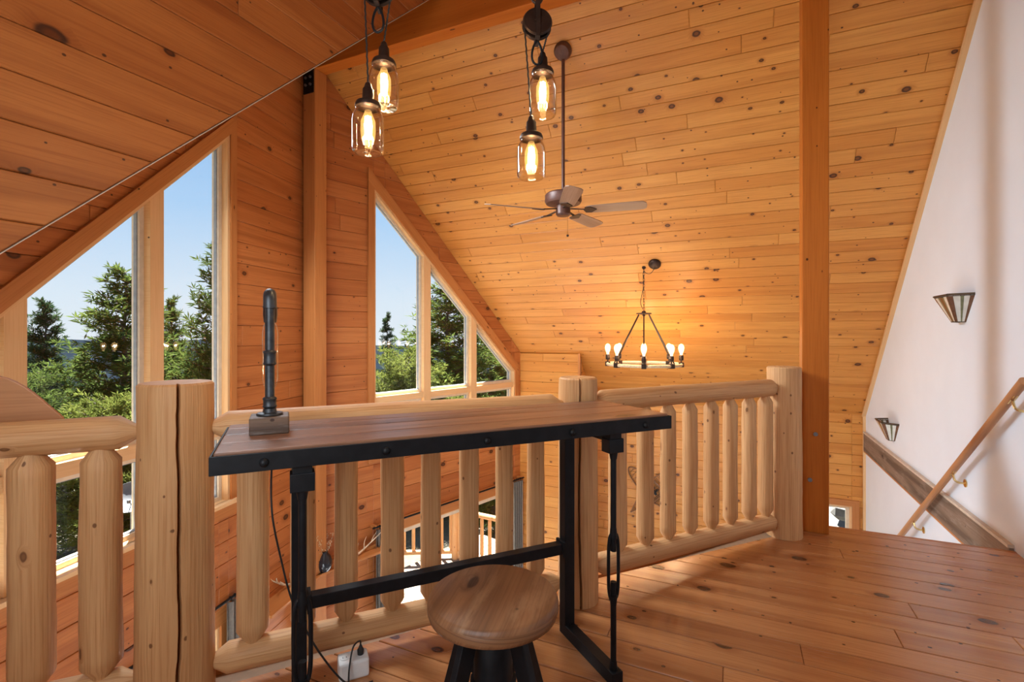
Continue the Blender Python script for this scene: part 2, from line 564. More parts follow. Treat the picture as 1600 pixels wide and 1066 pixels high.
def clip_poly(p, conv):
    for a, b, c in edges(conv):
        p = clip(p, a, b, c)
        if len(p) < 3:
            return []
    return p
def minus(p, hole):
    """convex p minus convex hole -> convex pieces; upright edges of the hole first"""
    E = sorted(edges(hole), key=lambda e: abs(e[1]))
    out, rest = [], p
    for a, b, c in E:
        piece = clip(rest, -a, -b, -c)
        if len(piece) >= 3 and abs(area(piece)) > 2e-4:
            out.append(piece)
        rest = clip(rest, a, b, c)
        if len(rest) < 3:
            break
    return out
def inset(poly, d):
    E = edges(poly)
    k = len(poly)
    out = []
    for i in range(k):
        a1, b1, c1 = E[i - 1]
        a2, b2, c2 = E[i]
        c1, c2 = c1 - d, c2 - d
        D = a1 * b2 - a2 * b1
        if abs(D) < 1e-6:
            return None
        out.append(((c1 * b2 - c2 * b1) / D, (a1 * c2 - a2 * c1) / D))
    return out
def dedup(p):
    q = []
    for a in p:
        if not q or math.dist(a, q[-1]) > 2e-3:
            q.append(a)
    if len(q) > 1 and math.dist(q[0], q[-1]) <= 2e-3:
        q.pop()
    return q

def plank_mesh(poly, T, thick, bev=0.004):
    mb = MB()
    poly = dedup(poly)
    if len(poly) < 3 or area(poly) < 2e-4:
        return None
    ins = inset(poly, bev)
    if ins is None or area(ins) <= 1e-5 or any(math.dist(a, b) > 0.06 for a, b in zip(ins, poly)):
        return mb.prism(poly, T, 0, thick)
    k = len(poly)
    b = mb.add([T(u, v, 0) for u, v in poly] + [T(u, v, thick - bev) for u, v in poly] + [T(u, v, thick) for u, v in ins])
    for i in range(k):
        j = (i + 1) % k
        mb.face((b + i, b + j, b + k + j, b + k + i), [poly[i], poly[j], poly[j], poly[i]])
        mb.face((b + k + i, b + k + j, b + 2 * k + j, b + 2 * k + i), [poly[i], poly[j], ins[j], ins[i]])
    mb.face([b + 2 * k + i for i in range(k)], ins)
    return mb

def planks(parent, T, region, holes, w, mat, seed, v0, lens=(1.4, 3.6), thick=0.02, gap=0.0022, name='plank', bev=0.004, keep=None):
    """lay boards of width w along u inside the convex region, cut round the convex holes; each board its own object"""
    rg = random.Random(seed)
    us = [p[0] for p in region]
    vs = [p[1] for p in region]
    v = v0
    out = []
    while v < max(vs):
        if v + w > min(vs):
            u = min(us) - rg.uniform(0.2, lens[1])
            while u < max(us):
                L = rg.uniform(*lens)
                p = [(u, v), (u + L - 0.0015, v), (u + L - 0.0015, v + w - gap), (u, v + w - gap)]
                u += L
                p = clip_poly(p, region)
                ps = [p] if len(p) >= 3 else []
                for h in holes:
                    ps = [q for a in ps for q in minus(a, h)]
                for q in ps:
                    if keep and not keep(q):
                        continue
                    mb = plank_mesh(q, T, thick, bev)
                    if mb:
                        out.append(mb.build(name, mat, parent, centre=True))
        v += w
    return out

def backing(name, T, region, holes, n0, n1, mat):
    mb = MB()
    ps = [region]
    for h in holes:
        ps = [q for a in ps for q in minus(a, h)]
    for q in ps:
        mb.prism(q, T, n0, n1)
    return mb.build(name, mat)

def frame_map(O, U, V, N):
    O, U, V, N = Vector(O), Vector(U), Vector(V), Vector(N)
    return lambda u, v, n: O + U * u + V * v + N * n

# peeled log along local z, grain in U
def log(name, p0, p1, r0, r1, mat='log', parent=None, seed=0, seg=22, rows=None, ten0=0.0, ten1=0.0, tr=0.5, crack=None, lump=0.035, chamfer=0.0):
    p0, p1 = Vector(p0), Vector(p1)
    d = p1 - p0
    L = d.length
    rows = rows or max(6, int(L / 0.05))
    zs = [L * i / rows for i in range(rows + 1)]
    if ten0:
        zs = sorted(set([0.0, ten0 * 0.35, ten0 * 0.999] + [z for z in zs if z > ten0 + 0.01]))
    if ten1:
        zs = sorted(set([z for z in zs if z < L - ten1 - 0.01] + [L - ten1 * 0.999, L - ten1 * 0.35, L]))
    if chamfer:
        zs = sorted(set([z for z in zs if z < L - chamfer - 0.004] + [L - chamfer, L]))
    angs = [2 * PI * k / seg for k in range(seg)]
    if crack is not None:
        ca = crack['a']
        angs = [a for a in angs if abs((a - ca + PI) % (2 * PI) - PI) > 0.17]
        angs += [(ca + x) % (2 * PI) for x in (-0.16, -0.1, -0.055, -0.03, 0.0, 0.03, 0.055, 0.1, 0.16)]
        angs.sort()
    n = len(angs)
    mb = MB()
    for z in zs:
        t = z / L
        r = r0 + (r1 - r0) * t
        f = 1.0
        if ten0 and z < ten0:
            f = tr + (1 - tr) * max(0, (z - ten0 * 0.35) / (ten0 * 0.65))
        if ten1 and z > L - ten1:
            f = min(f, tr + (1 - tr) * max(0, (L - z - ten1 * 0.35) / (ten1 * 0.65)))
        wob = 0.0
        if crack is not None:
            wob = 0.13 * noise.noise((z * 3.2, seed * 3.3, 0.5)) + 0.02 * noise.noise((z * 22.0, seed, 2.5))
        for a in angs:
            aa = a
            rr = r * f
            nz = noise.noise((math.cos(a) * 1.3 + seed * 7.1, math.sin(a) * 1.3, z * 4.5)) + 0.45 * noise.noise((math.cos(a) * 3.2, math.sin(a) * 3.2 + seed * 3.7, z * 16.0))
            if f > 0.97:
                rr *= 1 + lump * nz
            if crack is not None:
                da = (a - crack['a'] + PI) % (2 * PI) - PI
                if abs(da) < 0.165:
                    aa = a + wob
                    op = max(0.0, min(1, (z - crack['z0']) / 0.08)) * max(0.0, min(1, (crack['z1'] - z) / 0.08))
                    if abs(da) < 0.04:
                        if abs(da) > 0.005:
                            aa = crack['a'] + wob + math.copysign(crack['w'] * (0.6 + 0.6 * op), da)
                        rr *= 1 - crack['d'] * op * (1 if abs(da) < 0.005 else 0.55)
                    elif abs(da) < 0.06:
                        aa = crack['a'] + wob + math.copysign(crack['w'] * (0.75 + 0.6 * op) + 0.012, da)
            if chamfer and z >= L - 1e-6:
                rr -= chamfer
            mb.v.append(Vector((rr * math.cos(aa), rr * math.sin(aa), z)))
    for i in range(len(zs) - 1):
        for k in range(n):
            k2 = (k + 1) % n
            c0 = angs[k] * r0
            c1 = (angs[k2] if k2 else angs[k2] + 2 * PI) * r0
            mb.face((i * n + k, i * n + k2, (i + 1) * n + k2, (i + 1) * n + k), [(zs[i], c0), (zs[i], c1), (zs[i + 1], c1), (zs[i + 1], c0)])
    mb.face(list(range(n))[::-1], [(mb.v[k].x * .4, mb.v[k].y * .4) for k in range(n)][::-1])
    b = (len(zs) - 1) * n
    mb.face([b + k for k in range(n)], [(mb.v[b + k].x * .4, mb.v[b + k].y * .4) for k in range(n)])
    o = mb.build(name, mat, None, smooth=True)
    q = Vector((0, 0, 1)).rotation_difference(d.normalized())
    o.matrix_world = Matrix.Translation(p0) @ q.to_matrix().to_4x4()
    if parent is not None:
        bpy.context.view_layer.update()
        o.parent = parent
        o.matrix_parent_inverse = Matrix.Identity(4)
        o.matrix_local = Matrix.Translation(p0 - Vector(parent.location)) @ q.to_matrix().to_4x4()
    return o

# ------------------------------------------------------------------ the house: measured frame
XR, ZR, TP = 3.582, 4.083, 0.995            # ridge line x, roof height at the ridge, right roof pitch
YA = 3.866                                  # prow apex
PL, PR = math.radians(13.6), math.radians(16.76)
YW, XK, ZF = -1.4476, 7.452, -3.05          # stair wall, right outer wall, lower floor
YC = 2.20                                   # dormer cheek wall
XD = -0.45                                  # dormer front behind the camera
W = 0.132                                   # board face
roof_r = lambda x: ZR - TP * (x - XR)
roof_l = lambda x: 4.214 - 0.958 * (XR - x)
COSR = 1 / math.hypot(1, TP)
SINR = TP * COSR

# right roof slope
T_roof = frame_map((XR, 0, ZR), (0, 1, 0), (COSR, 0, -SINR), (-SINR, 0, -COSR))
VE = (XK + 0.02 - XR) / COSR
reg = [(YW - 0.02, 0.0), (YA + 0.05, 0.0), (YA - (XK - XR) * math.tan(PR) + 0.05, VE), (YW - 0.02, VE)]
reg_ccw = reg if area(reg) > 0 else reg[::-1]
ceiling = struct(backing('ceiling', T_roof, [(YW - .02, -.05), (YA + .35, -.05), (YA - (XK - XR) * math.tan(PR) + .35, VE + .4), (YW - .02, VE + .4)] if area(reg) > 0 else [(YW - .02, VE + .4), (YA - (XK - XR) * math.tan(PR) + .35, VE + .4), (YA + .35, -.05), (YW - .02, -.05)], [], -0.2, -0.021, 'under'), 'knotty pine board ceiling sloping down to the right')
planks(ceiling, lambda u, v, n: T_roof(u, v, n - 0.021), reg_ccw, [], W, 'ceil', 11, 0.0, (1.2, 3.4))

# prow walls
T_L = frame_map((XR, YA, 0), (-math.cos(PL), -math.sin(PL), 0), (0, 0, 1), (math.sin(PL), -math.cos(PL), 0))
T_R = frame_map((XR, YA, 0), (math.cos(PR), -math.sin(PR), 0), (0, 0, 1), (-math.sin(PR), -math.cos(PR), 0))
SL_END, SR_END = 3.95, 3.26
gl_top = lambda s: 2.728 - 0.983 * (s - 1.057)
gr_top = lambda s: 2.752 - 0.905 * (s - 0.807)
hole_L = [(1.02, -0.07), (3.06, -0.07), (3.06, gl_top(3.06) + 0.05), (1.02, gl_top(1.02) + 0.05)]
hole_R = [(0.755, -0.07), (3.12, -0.07), (3.12, gr_top(3.12) + 0.05), (0.755, gr_top(0.755) + 0.05)]
door_L = [(1.12, ZF), (3.05, ZF), (3.05, -0.97), (1.12, -0.97)]
door_R = [(0.90, ZF), (3.06, ZF), (3.06, -1.0), (0.90, -1.0)]
zl = lambda s: roof_l(XR - s * math.cos(PL))
zr_ = lambda s: roof_r(XR + s * math.cos(PR))
reg_L = [(0, ZF), (SL_END, ZF), (SL_END, zl(SL_END)), (0, zl(0))]
reg_R = [(0, ZF), (SR_END, ZF), (SR_END, zr_(SR_END)), (0, zr_(0))]
wall_fl = struct(backing('wall_front_left', T_L, reg_L, [hole_L, door_L], -0.14, -0.021, 'under'), 'knotty pine prow wall left of the corner post')
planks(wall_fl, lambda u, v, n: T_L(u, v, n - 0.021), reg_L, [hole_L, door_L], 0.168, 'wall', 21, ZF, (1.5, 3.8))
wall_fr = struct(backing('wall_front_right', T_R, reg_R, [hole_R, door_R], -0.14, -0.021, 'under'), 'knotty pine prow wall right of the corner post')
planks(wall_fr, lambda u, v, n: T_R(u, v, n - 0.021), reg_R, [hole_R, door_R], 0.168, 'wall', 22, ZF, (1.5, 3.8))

# right outer wall with its small window, and the boxed corner beside the prow
T_K = frame_map((XK, 0, 0), (0, 1, 0), (0, 0, 1), (-1, 0, 0))
hole_K = [(-1.31, -1.62), (-0.55, -1.62), (-0.55, -0.93), (-1.31, -0.93)]
reg_K = [(YW - .02, ZF), (2.85, ZF), (2.85, roof_r(XK) + 0.02), (YW - .02, roof_r(XK) + 0.02)]
wall_r = struct(backing('wall_right', T_K, reg_K, [hole_K], -0.14, -0.021, 'under'), 'low knotty pine wall under the right roof slope')
planks(wall_r, lambda u, v, n: T_K(u, v, n - 0.021), reg_K, [hole_K], W, 'ceil', 31, ZF, (1.2, 3.2))
XB, YB = 6.69, 2.03
T_B1 = frame_map((XB, 0, 0), (0, 1, 0), (0, 0, 1), (-1, 0, 0))
T_B2 = frame_map((0, YB, 0), (1, 0, 0), (0, 0, 1), (0, -1, 0))
reg_B1 = [(YB, ZF), (2.96, ZF), (2.96, roof_r(XB) - 0.03), (YB, roof_r(XB) - 0.03)]
reg_B2 = [(XB, ZF), (XK, ZF), (XK, roof_r(XK)), (XB, roof_r(XB) - 0.03)]
boxw = struct(backing('wall_corner', T_B1, reg_B1, [], -0.12, -0.021, 'under'), 'short boxed pine wall beside the right prow window')
planks(boxw, lambda u, v, n: T_B1(u, v, n - 0.021), reg_B1, [], 0.150, 'ceil', 41, ZF, (1.5, 2.5))
planks(boxw, lambda u, v, n: T_B2(u, v, n - 0.021), reg_B2, [], 0.150, 'ceil', 42, ZF, (1.5, 2.5))
MB().bar((XB - 0.012, YB - 0.01, ZF), (XB - 0.012, YB - 0.01, roof_r(XB) - 0.02), 0.03, 0.03, (1, 0, 0)).build('corner_trim', 'trim', boxw)

# left roof over the prow, dormer cheek and shed ceiling, all above or behind the camera
T_left = frame_map((XR, 0, 4.214), (0, 1, 0), (-1, 0, -0.958), (0.69, 0, -0.72))
lr = MB().prism([(YC + .135, 0), (YA + .3, 0), (YA - 4.2 * math.tan(PL) + .3, 4.2), (YC + .135, 4.2)][::-1], T_left, -0.2, -0.001)
lr = struct(lr.build('ceiling_left_slope', 'under'), 'left roof slope beyond the dormer wall')
T_C = frame_map((0, YC, 0), (1, 0, 0), (0, 0, 1), (0, -1, 0))
shed = lambda x: 4.16 - 0.20 * (XR - x)
reg_C = [(XD, roof_l(XD)), (XR, roof_l(XR) - 0.02), (XR, shed(XR) + .2), (XD, shed(XD))]
cheek = struct(backing('wall_dormer', T_C, reg_C, [], -0.13, -0.021, 'under'), 'pine boarded dormer wall cut along the roof slope')
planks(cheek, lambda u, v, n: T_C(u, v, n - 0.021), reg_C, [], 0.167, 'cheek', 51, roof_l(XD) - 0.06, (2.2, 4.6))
eb = MB()
eb.bar(T_C(XD, roof_l(XD) - .004, -.035), T_C(XR, roof_l(XR) - .024, -.035), 0.075, 0.0025, (0, 0, 1))
eb.build('edge_bead', 'bead', cheek)
T_S = frame_map((0, 0, 0), (1, 0, 0), (0, 1, 0), (0, 0, 1))
sm = MB()
sv = [(x, y, shed(x) + dz) for dz in (0, 0.15) for (x, y) in ((XD - .2, YW - .1), (XR, YW - .1), (XR, YC + .1), (XD - .2, YC + .1))]
b = sm.add(sv)
for q in ((0, 3, 2, 1), (4, 5, 6, 7), (0, 1, 5, 4), (1, 2, 6, 5), (2, 3, 7, 6), (3, 0, 4, 7)):
    sm.face([b + i for i in q], [(sv[i][0], sv[i][1]) for i in q])
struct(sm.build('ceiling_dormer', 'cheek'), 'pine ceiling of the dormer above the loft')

# frame added around the unseen fill light; the left slope has no opening
w4 = bpy.data.objects.new('fill_light_frame', None)
COL.objects.link(w4)
struct(w4, 'added frame without an opening on the left roof slope')
P4 = [(2.42, 1.35), (3.48, 1.35), (3.48, 2.45 - .32), (2.42, 2.45 - .32)]
T_left_u = frame_map((XR, 0, 4.214), (0, 1, 0), Vector((-1, 0, -0.958)).normalized(), (0.69, 0, -0.72))
MB().ring(inset([(u, v * 1.0) for u, v in P4], -0.09), P4, T_left_u, 0.0, 0.03).build('casing', 'trim', w4)
MB().ring(P4, inset(P4, 0.05), T_left_u, 0.0, 0.02).build('sash', 'sash', w4)

# dormer front wall behind the camera, white for fill, opening added for daylight
T_D = frame_map((XD, 0, 0), (0, 1, 0), (0, 0, 1), (1, 0, 0))
reg_D = [(YW - .1, ZF), (3.3, ZF), (3.3, 0.6), (YC + .05, shed(XD)), (YW - .1, shed(XD))]
struct(backing('wall_left', T_D, reg_D, [[(-0.45, 1.25), (1.55, 1.25), (1.55, 2.25), (-0.45, 2.25)]], -0.1, 0, 'white'), 'outer wall behind the camera')

# white stair wall
T_W = frame_map((0, YW, 0), (1, 0, 0), (0, 0, 1), (0, 1, 0))
reg_W1 = [(XR - .05, ZF), (XK + .02, ZF), (XK + .02, roof_r(XK)), (XR - .05, roof_r(XR) + .06)]
reg_W2 = [(XD - .1, ZF), (XR - .05, ZF), (XR - .05, shed(XR)), (XD - .1, shed(XD) + .05)]
ww = MB().prism(reg_W1, T_W, -0.12, 0).prism(reg_W2, T_W, -0.12, 0)
wall_b = struct(ww.build('wall_back', 'white'), 'white painted drywall along the stairs')
ed = MB()
ed.bar(T_W(XR + .1, roof_r(XR + .1) - .035, .012), T_W(XK - .02, roof_r(XK - .02) - .035, .012), 0.03, 0.05, (0, 1, 0))
struct(ed.build('trim_1', 'jamb'), 'slim pine trim where the white wall meets the sloping ceiling')
ed = MB().bar(T_W(XK - .03, roof_r(XK), .012), T_W(XK - .03, ZF, .012), 0.03, 0.03, (0, 1, 0))
struct(ed.build('trim_2', 'jamb'), 'upright pine trim in the corner of the white wall')

# loft floor
BX, BY = 2.246, 0.686
U1, U2 = Vector((0.749, -0.663, 0)), Vector((0.798, -0.602, 0))
N1, N2 = Vector((0.663, 0.749, 0)), Vector((0.602, 0.798, 0))
PB = Vector((BX, BY, 0))
onr = lambda s, off=0.0: PB + (U1 if s < 0 else U2) * s + (N1 if s < 0 else N2) * off
e0, e1, e2 = onr(-3.2, 0.12), PB + N1 * 0.125, onr(1.72, 0.12)
XS = 3.755
poly_floor_a = [(XD, YW), (XS, YW), (XS, -0.38), (e2.x, e2.y), (e1.x, e1.y), (XD, e1.y)]
# boards run along Y: u = -Y, v = X
T_F = frame_map((0, 0, 0), (0, -1, 0), (1, 0, 0), (0, 0, 1))
T_F = lambda u, v, n: Vector((v, -u, n))
fa = [(-YW, XD), (-YW, XS), (0.40, XS), (-e2.y, e2.x), (-e1.y, e1.x), (-e0.y, e0.x), (-e0.y, XD)]
fa = fa if area(fa) > 0 else fa[::-1]
floor_ = struct(backing('floor', T_F, fa, [], -0.24, -0.023, 'under'), 'wide knotty pine boards of the loft floor')
planks(floor_, lambda u, v, n: T_F(u, v, n - 0.022), fa, [], 0.1385, 'floor', 61, 2.295 - 0.1385 * 22, (2.0, 4.2), thick=0.022, bev=0.0025, gap=0.005)
MB().bar((XS + .012, YW, -.1), (XS + .012, -.38, -.1), 0.02, 0.2).build('nosing', 'trim', floor_)
mbe = MB()
for a, bpt in ((e0, e1), (e1, e2)):
    nn = (N1 if a is e0 else N2) * 0.012
    mbe.bar(a + nn + Vector((0, 0, -.12)), bpt + nn + Vector((0, 0, -.12)), 0.02, 0.25)
mbe.build('edge_board', 'trim', floor_)
lf = MB().box(((XD + XK) / 2, 1.3, ZF - .05), (XK - XD, 5.6, 0.1))
struct(lf.build('floor_lower', 'bounce'), 'lower floor of the great room, made pale to bounce light up')

# ------------------------------------------------------------------ windows and doors
def glazing(name, label, T, hole, cols, bar_z, top, casing_w, sill=True):
    e = bpy.data.objects.new(name, None)
    COL.objects.link(e)
    struct(e, label)
    out = inset(hole, -casing_w[1])
    # upright casings narrower than the sloping one
    s0, s1 = hole[0][0], hole[1][0]
    mb = MB().ring(hole, inset(hole, 0.022), T, -0.13, 0.008)
    mb.build('jamb', 'jamb', e)
    w0 = casing_w[0]
    z0 = hole[0][1]
    zt0, zt1 = hole[3][1], hole[2][1]
    k = (zt1 - zt0) / (s1 - s0)
    up = casing_w[1] * math.hypot(1, k)
    A = [(s0 - w0, z0), (s0, z0), (s0, zt0), (s0 - w0, zt0 - k * w0)]
    B = [(s1, z0), (s1 + w0, z0), (s1 + w0, zt1 + k * w0), (s1, zt1)]
    Cc = [(s0 - w0, zt0 - k * w0), (s1 + w0, zt1 + k * w0), (s1 + w0, zt1 + k * w0 + up), (s0 - w0, zt0 - k * w0 + up)]
    D = [(s0 - w0, z0 - 0.1), (s1 + w0, z0 - 0.1), (s1 + w0, z0 - .002), (s0 - w0, z0 - .002)]
    for nm, P in (('side_casing', A), ('side_casing', B), ('sloping_casing', Cc), ('apron', D)):
        m2 = MB()
        m2.prism(P, T, 0.0, 0.022)
        # grain along the board
        L = max(range(4), key=lambda i: math.dist(P[i], P[(i + 1) % 4]))
        a, c = P[L], P[(L + 1) % 4]
        dx, dy = (c[0] - a[0]), (c[1] - a[1])
        n = math.hypot(dx, dy)
        for fi in (0, 1):
            m2.uv[fi] = [((x * dx + y * dy) / n, (-x * dy + y * dx) / n) for x, y in m2.uv[fi]]
        m2.build(nm, 'trim', e)
    if sill:
        MB().prism([(s0 - w0 - .02, z0 - .004), (s1 + w0 + .02, z0 - .004), (s1 + w0 + .02, z0 + .022), (s0 - w0 - .02, z0 + .022)], T, 0.0, 0.055).build('sill', 'jamb', e)
    lo, hi = bar_z
    zb = z0 + 0.022
    for a, c in cols:
        pass
    for i in range(len(cols) - 1):
        a, c = cols[i][1], cols[i + 1][0]
        P = [(a, zb), (c, zb), (c, top(c) + .03), (a, top(a) + .03)]
        mm = MB().prism(P, T, -0.12, 0.004)
        for fi in range(len(mm.uv)):
            mm.uv[fi] = [(y, x) for x, y in mm.uv[fi]]
        mm.build('mullion', 'jamb', e)
    for a, c in cols:
        MB().prism([(a, lo), (c, lo), (c, hi), (a, hi)], T, -0.12, -0.004).build('crossbar', 'jamb', e)
        for P in ([(a, zb), (c, zb), (c, lo), (a, lo)], [(a, hi), (c, hi), (c, top(c) + .028), (a, top(a) + .028)]):
            inn = inset(P, 0.032)
            s = MB().ring(P, inn, T, -0.105, -0.045).build('sash', 'sash', e)
            g = inset(P, 0.028)
            MB().ring(inn, inset(P, 0.04), T, -0.082, -0.06).build('gasket', 'seal', s)
            MB().prism(g, T, -0.075, -0.069).build('pane', 'glass', e)
    return e

glazing('window_1', 'tall prow window of the left wall with a sloping top', T_L, hole_L, [(1.042, 1.60), (1.70, 2.39), (2.49, 3.038)], (0.465, 0.545), gl_top, (0.062, 0.085))
glazing('window_2', 'tall prow window of the right wall with a sloping top', T_R, hole_R, [(0.777, 1.45), (1.555, 2.24), (2.34, 3.098)], (0.475, 0.545), gr_top, (0.075, 0.11))

w3 = bpy.data.objects.new('window_3', None)
COL.objects.link(w3)
struct(w3, 'small low window beside the white stair wall')
MB().ring(inset(hole_K, -0.075), hole_K, T_K, 0, 0.02).build('casing', 'trim', w3)
MB().ring(hole_K, inset(hole_K, 0.02), T_K, -0.13, 0.004).build('jamb', 'jamb', w3)
hk = inset(hole_K, 0.02)
MB().ring(hk, inset(hk, 0.035), T_K, -0.1, -0.05).build('sash', 'sash', w3)
MB().prism(inset(hk, 0.03), T_K, -0.08, -0.074).build('pane', 'glass', w3)

def patio_door(name, label, T, hole, leaves):
    e = bpy.data.objects.new(name, None)
    COL.objects.link(e)
    struct(e, label)
    s0, s1, zt = hole[0][0], hole[1][0], hole[2][1]
    for a, c in ((s0 - .085, s0), (s1, s1 + .085)):
        mm = MB().prism([(a, ZF), (c, ZF), (c, zt), (a, zt)], T, 0, 0.022)
        for fi in (0, 1):
            mm.uv[fi] = [(y, x) for x, y in mm.uv[fi]]
        mm.build('side_casing', 'trim', e)
    MB().prism([(s0 - .085, zt), (s1 + .085, zt), (s1 + .085, zt + .13), (s0 - .085, zt + .13)], T, 0, 0.03).build('header', 'trim', e)
    P = [(s0, ZF), (s1, ZF), (s1, zt), (s0, zt)]
    MB().ring(P, inset(P, 0.022), T, -0.13, 0.004).build('jamb', 'jamb', e)
    mid = (s0 + s1) / 2
    for a, c in leaves(s0, mid, s1):
        Q = [(a, ZF + .022), (c, ZF + .022), (c, zt - .022), (a, zt - .022)]
        dn = -0.04 if a < mid - .1 else -0.085
        lf_ = MB().ring(Q, inset(Q, 0.06), T, dn - .035, dn).build('door_leaf', 'seal' if 'left' in label else 'sash', e)
        MB().prism(inset(Q, 0.055), T, dn - .02, dn - .014).build('pane', 'glass', e)
    return e
patio_door('door_1', 'glazed patio door below the right prow window', T_R, door_R, lambda a, m, c: ((a + .022, c - .022),))
patio_door('door_2', 'glazed patio door below the left prow window', T_L, door_L, lambda a, m, c: ((a + .022, m + .03), (m - .03, c - .022)))

# ------------------------------------------------------------------ timber frame
rb = MB().bar((XR, YW, 3.795 + .16), (XR, YA - .02, 3.795 + .16), 0.138, 0.32).build('ridge_beam', 'timber', bevel=0.006)
tag(rb, 'long square timber beam running under the roof ridge', 'beam')
cp = thing('corner_post', 'square timber post in the corner between the two prow windows', 'post', (XR, YA - .108, ZF))
MB().bar((0, 0, 0), (0, 0, 3.795 - ZF), 0.15, 0.15, (0, 1, 0)).build('post', 'trim', cp, bevel=0.006)
br = MB().box((-0.079, -0.0, 3.795 - ZF - .06), (0.008, 0.13, 0.34))
br.box((0.0, -0.079, 3.795 - ZF + .06), (0.13, 0.008, 0.1))
bo = br.build('steel_bracket', 'iron', cp)
for dy in (-.03, .03):
    for dz in (-.15, -.08):
        MB().cyl((-0.083, dy, 3.795 - ZF + dz), (-0.095, dy, 3.795 - ZF + dz), 0.013, seg=8).build('bolt', 'steel', bo)
tpo = thing('timber_post', 'tall square timber post beside the log railing', 'post', (3.68, -.443, 0))
tp = MB().bar((0, 0, 0), (0, 0, 3.80), 0.15, 0.146, (0, 1, 0)).build('post', 'timber', tpo, bevel=0.005)
for z, yy in ((0.62, 0.0), (0.33, 0.03)):
    MB().cyl((-0.071, yy, z), (-0.084, yy, z), 0.013, seg=8).build('bolt_head', 'steel', tpo)

# ------------------------------------------------------------------ log railing
def log_post(p, r, h, label, seed, crack):
    o = log('log_post', (0, 0, 0), (0, 0, h), r * 1.03, r * 0.97, seed=seed, seg=30, rows=44, crack=crack, lump=0.03, chamfer=0.007)
    o.location = p
    tag(o, label, 'post')
    return o
cam_ang = lambda p: math.atan2(-p[1], -p[0])
PA, PC = onr(-1.593), Vector((3.50, -0.262, 0))
log_post(PA, 0.113, 1.085, 'thick peeled log post with a long crack, left of the desk', 1, dict(a=cam_ang(PA) + 0.02, z0=-1, z1=2, w=0.03, d=0.3))
log_post(PB, 0.092, 1.045, 'cracked log post behind the right end of the desk', 2, dict(a=cam_ang(PB) + 0.12, z0=-1, z1=2, w=0.035, d=0.3))
log_post(PC, 0.099, 1.045, 'log post standing against the tall timber post', 3, None)

def rail_section(label, a, b, za, zb, balu, seed, r_top=(0.052, 0.052), pa=0.0, pb=0.0, bot=(0.105, 0.10)):
    d = (b - a)
    L = d.length
    d.normalize()
    t = thing('log_railing', label, 'railing', (a + b) / 2)
    A, B = a + d * pa, b - d * pb
    up = Vector((0, 0, 1))
    log('top_rail', A + up * za, B + up * zb, r_top[0], r_top[1], parent=t, seed=seed, ten0=0.07, ten1=0.07, tr=0.45, lump=0.03)
    log('bottom_rail', A + up * bot[0], B + up * bot[1], 0.052, 0.05, parent=t, seed=seed + 40, ten0=0.07, ten1=0.07, tr=0.45, lump=0.03)
    for i, (p, dia) in enumerate(balu):
        s = (Vector((p[0], p[1], 0)) - a).dot(d) / L
        zt = za + (zb - za) * s - r_top[0] * 0.55
        zb_ = bot[0] + (bot[1] - bot[0]) * s + 0.03
        q = a + d * (s * L)
        log('baluster', q + up * zb_, q + up * zt, dia / 2 * 0.985, dia / 2 * 0.955, parent=t, seed=seed + 3 * i + 5, ten0=0.055, ten1=0.055, tr=0.52, lump=0.055, seg=20, rows=26)
    return t
rail_section('log railing behind the desk, between the two cracked posts', PA, PB, 0.925, 0.92,
             [((1.227, 1.588), .108), ((1.352, 1.477), .091), ((1.466, 1.376), .090), ((1.598, 1.259), .094), ((1.716, 1.155), .086), ((1.841, 1.045), .087), ((1.963, .936), .081), ((2.079, .834), .083)], 100, pa=0.085, pb=0.075)
rail_section('log railing right of the desk, ending at the tall timber post', PB, PC, 0.925, 0.92,
             [(tuple(PB.xy + U2.xy * s), w) for s, w in ((.241, .093), (.422, .09), (.582, .083), (.746, .083), (.913, .084), (1.072, .083), (1.238, .084), (1.39, .088))], 200, pa=0.075, pb=0.075, bot=(0.135, 0.10))
PZ = onr(-3.0)
rail_section('log railing at the left edge, before the tall window', PZ, PA, 0.925, 0.925,
             [(tuple(PB.xy + U1.xy * s), w) for s, w in ((-1.797, .116), (-1.969, .116), (-2.15, .11), (-2.33, .11), (-2.5, .1))], 300, r_top=(0.055, 0.055), pa=0.0, pb=0.085)
# rounded board fixed to the far side of the top rail
c0 = onr(-2.03, 0.064)
Tb = frame_map(c0 + Vector((0, 0, 0.90)), U1, (0, 0, 1), N1)
prof = [(-0.19, 0.0), (0.105, 0.0), (0.115, 0.075)] + [(0.105 - 0.30 * k / 14, 0.085 + 0.135 * math.sin(PI * 0.5 * min(1, k / 8)) if k < 9 else 0.22 - 0.05 * ((k - 8) / 6) ** 2) for k in range(1, 15)]
bd = MB().prism(prof, Tb, 0, 0.014).build('rounded_board', 'rail', bevel=0.003)
tag(bd, 'brown wooden board with a rounded top behind the left railing', 'board')

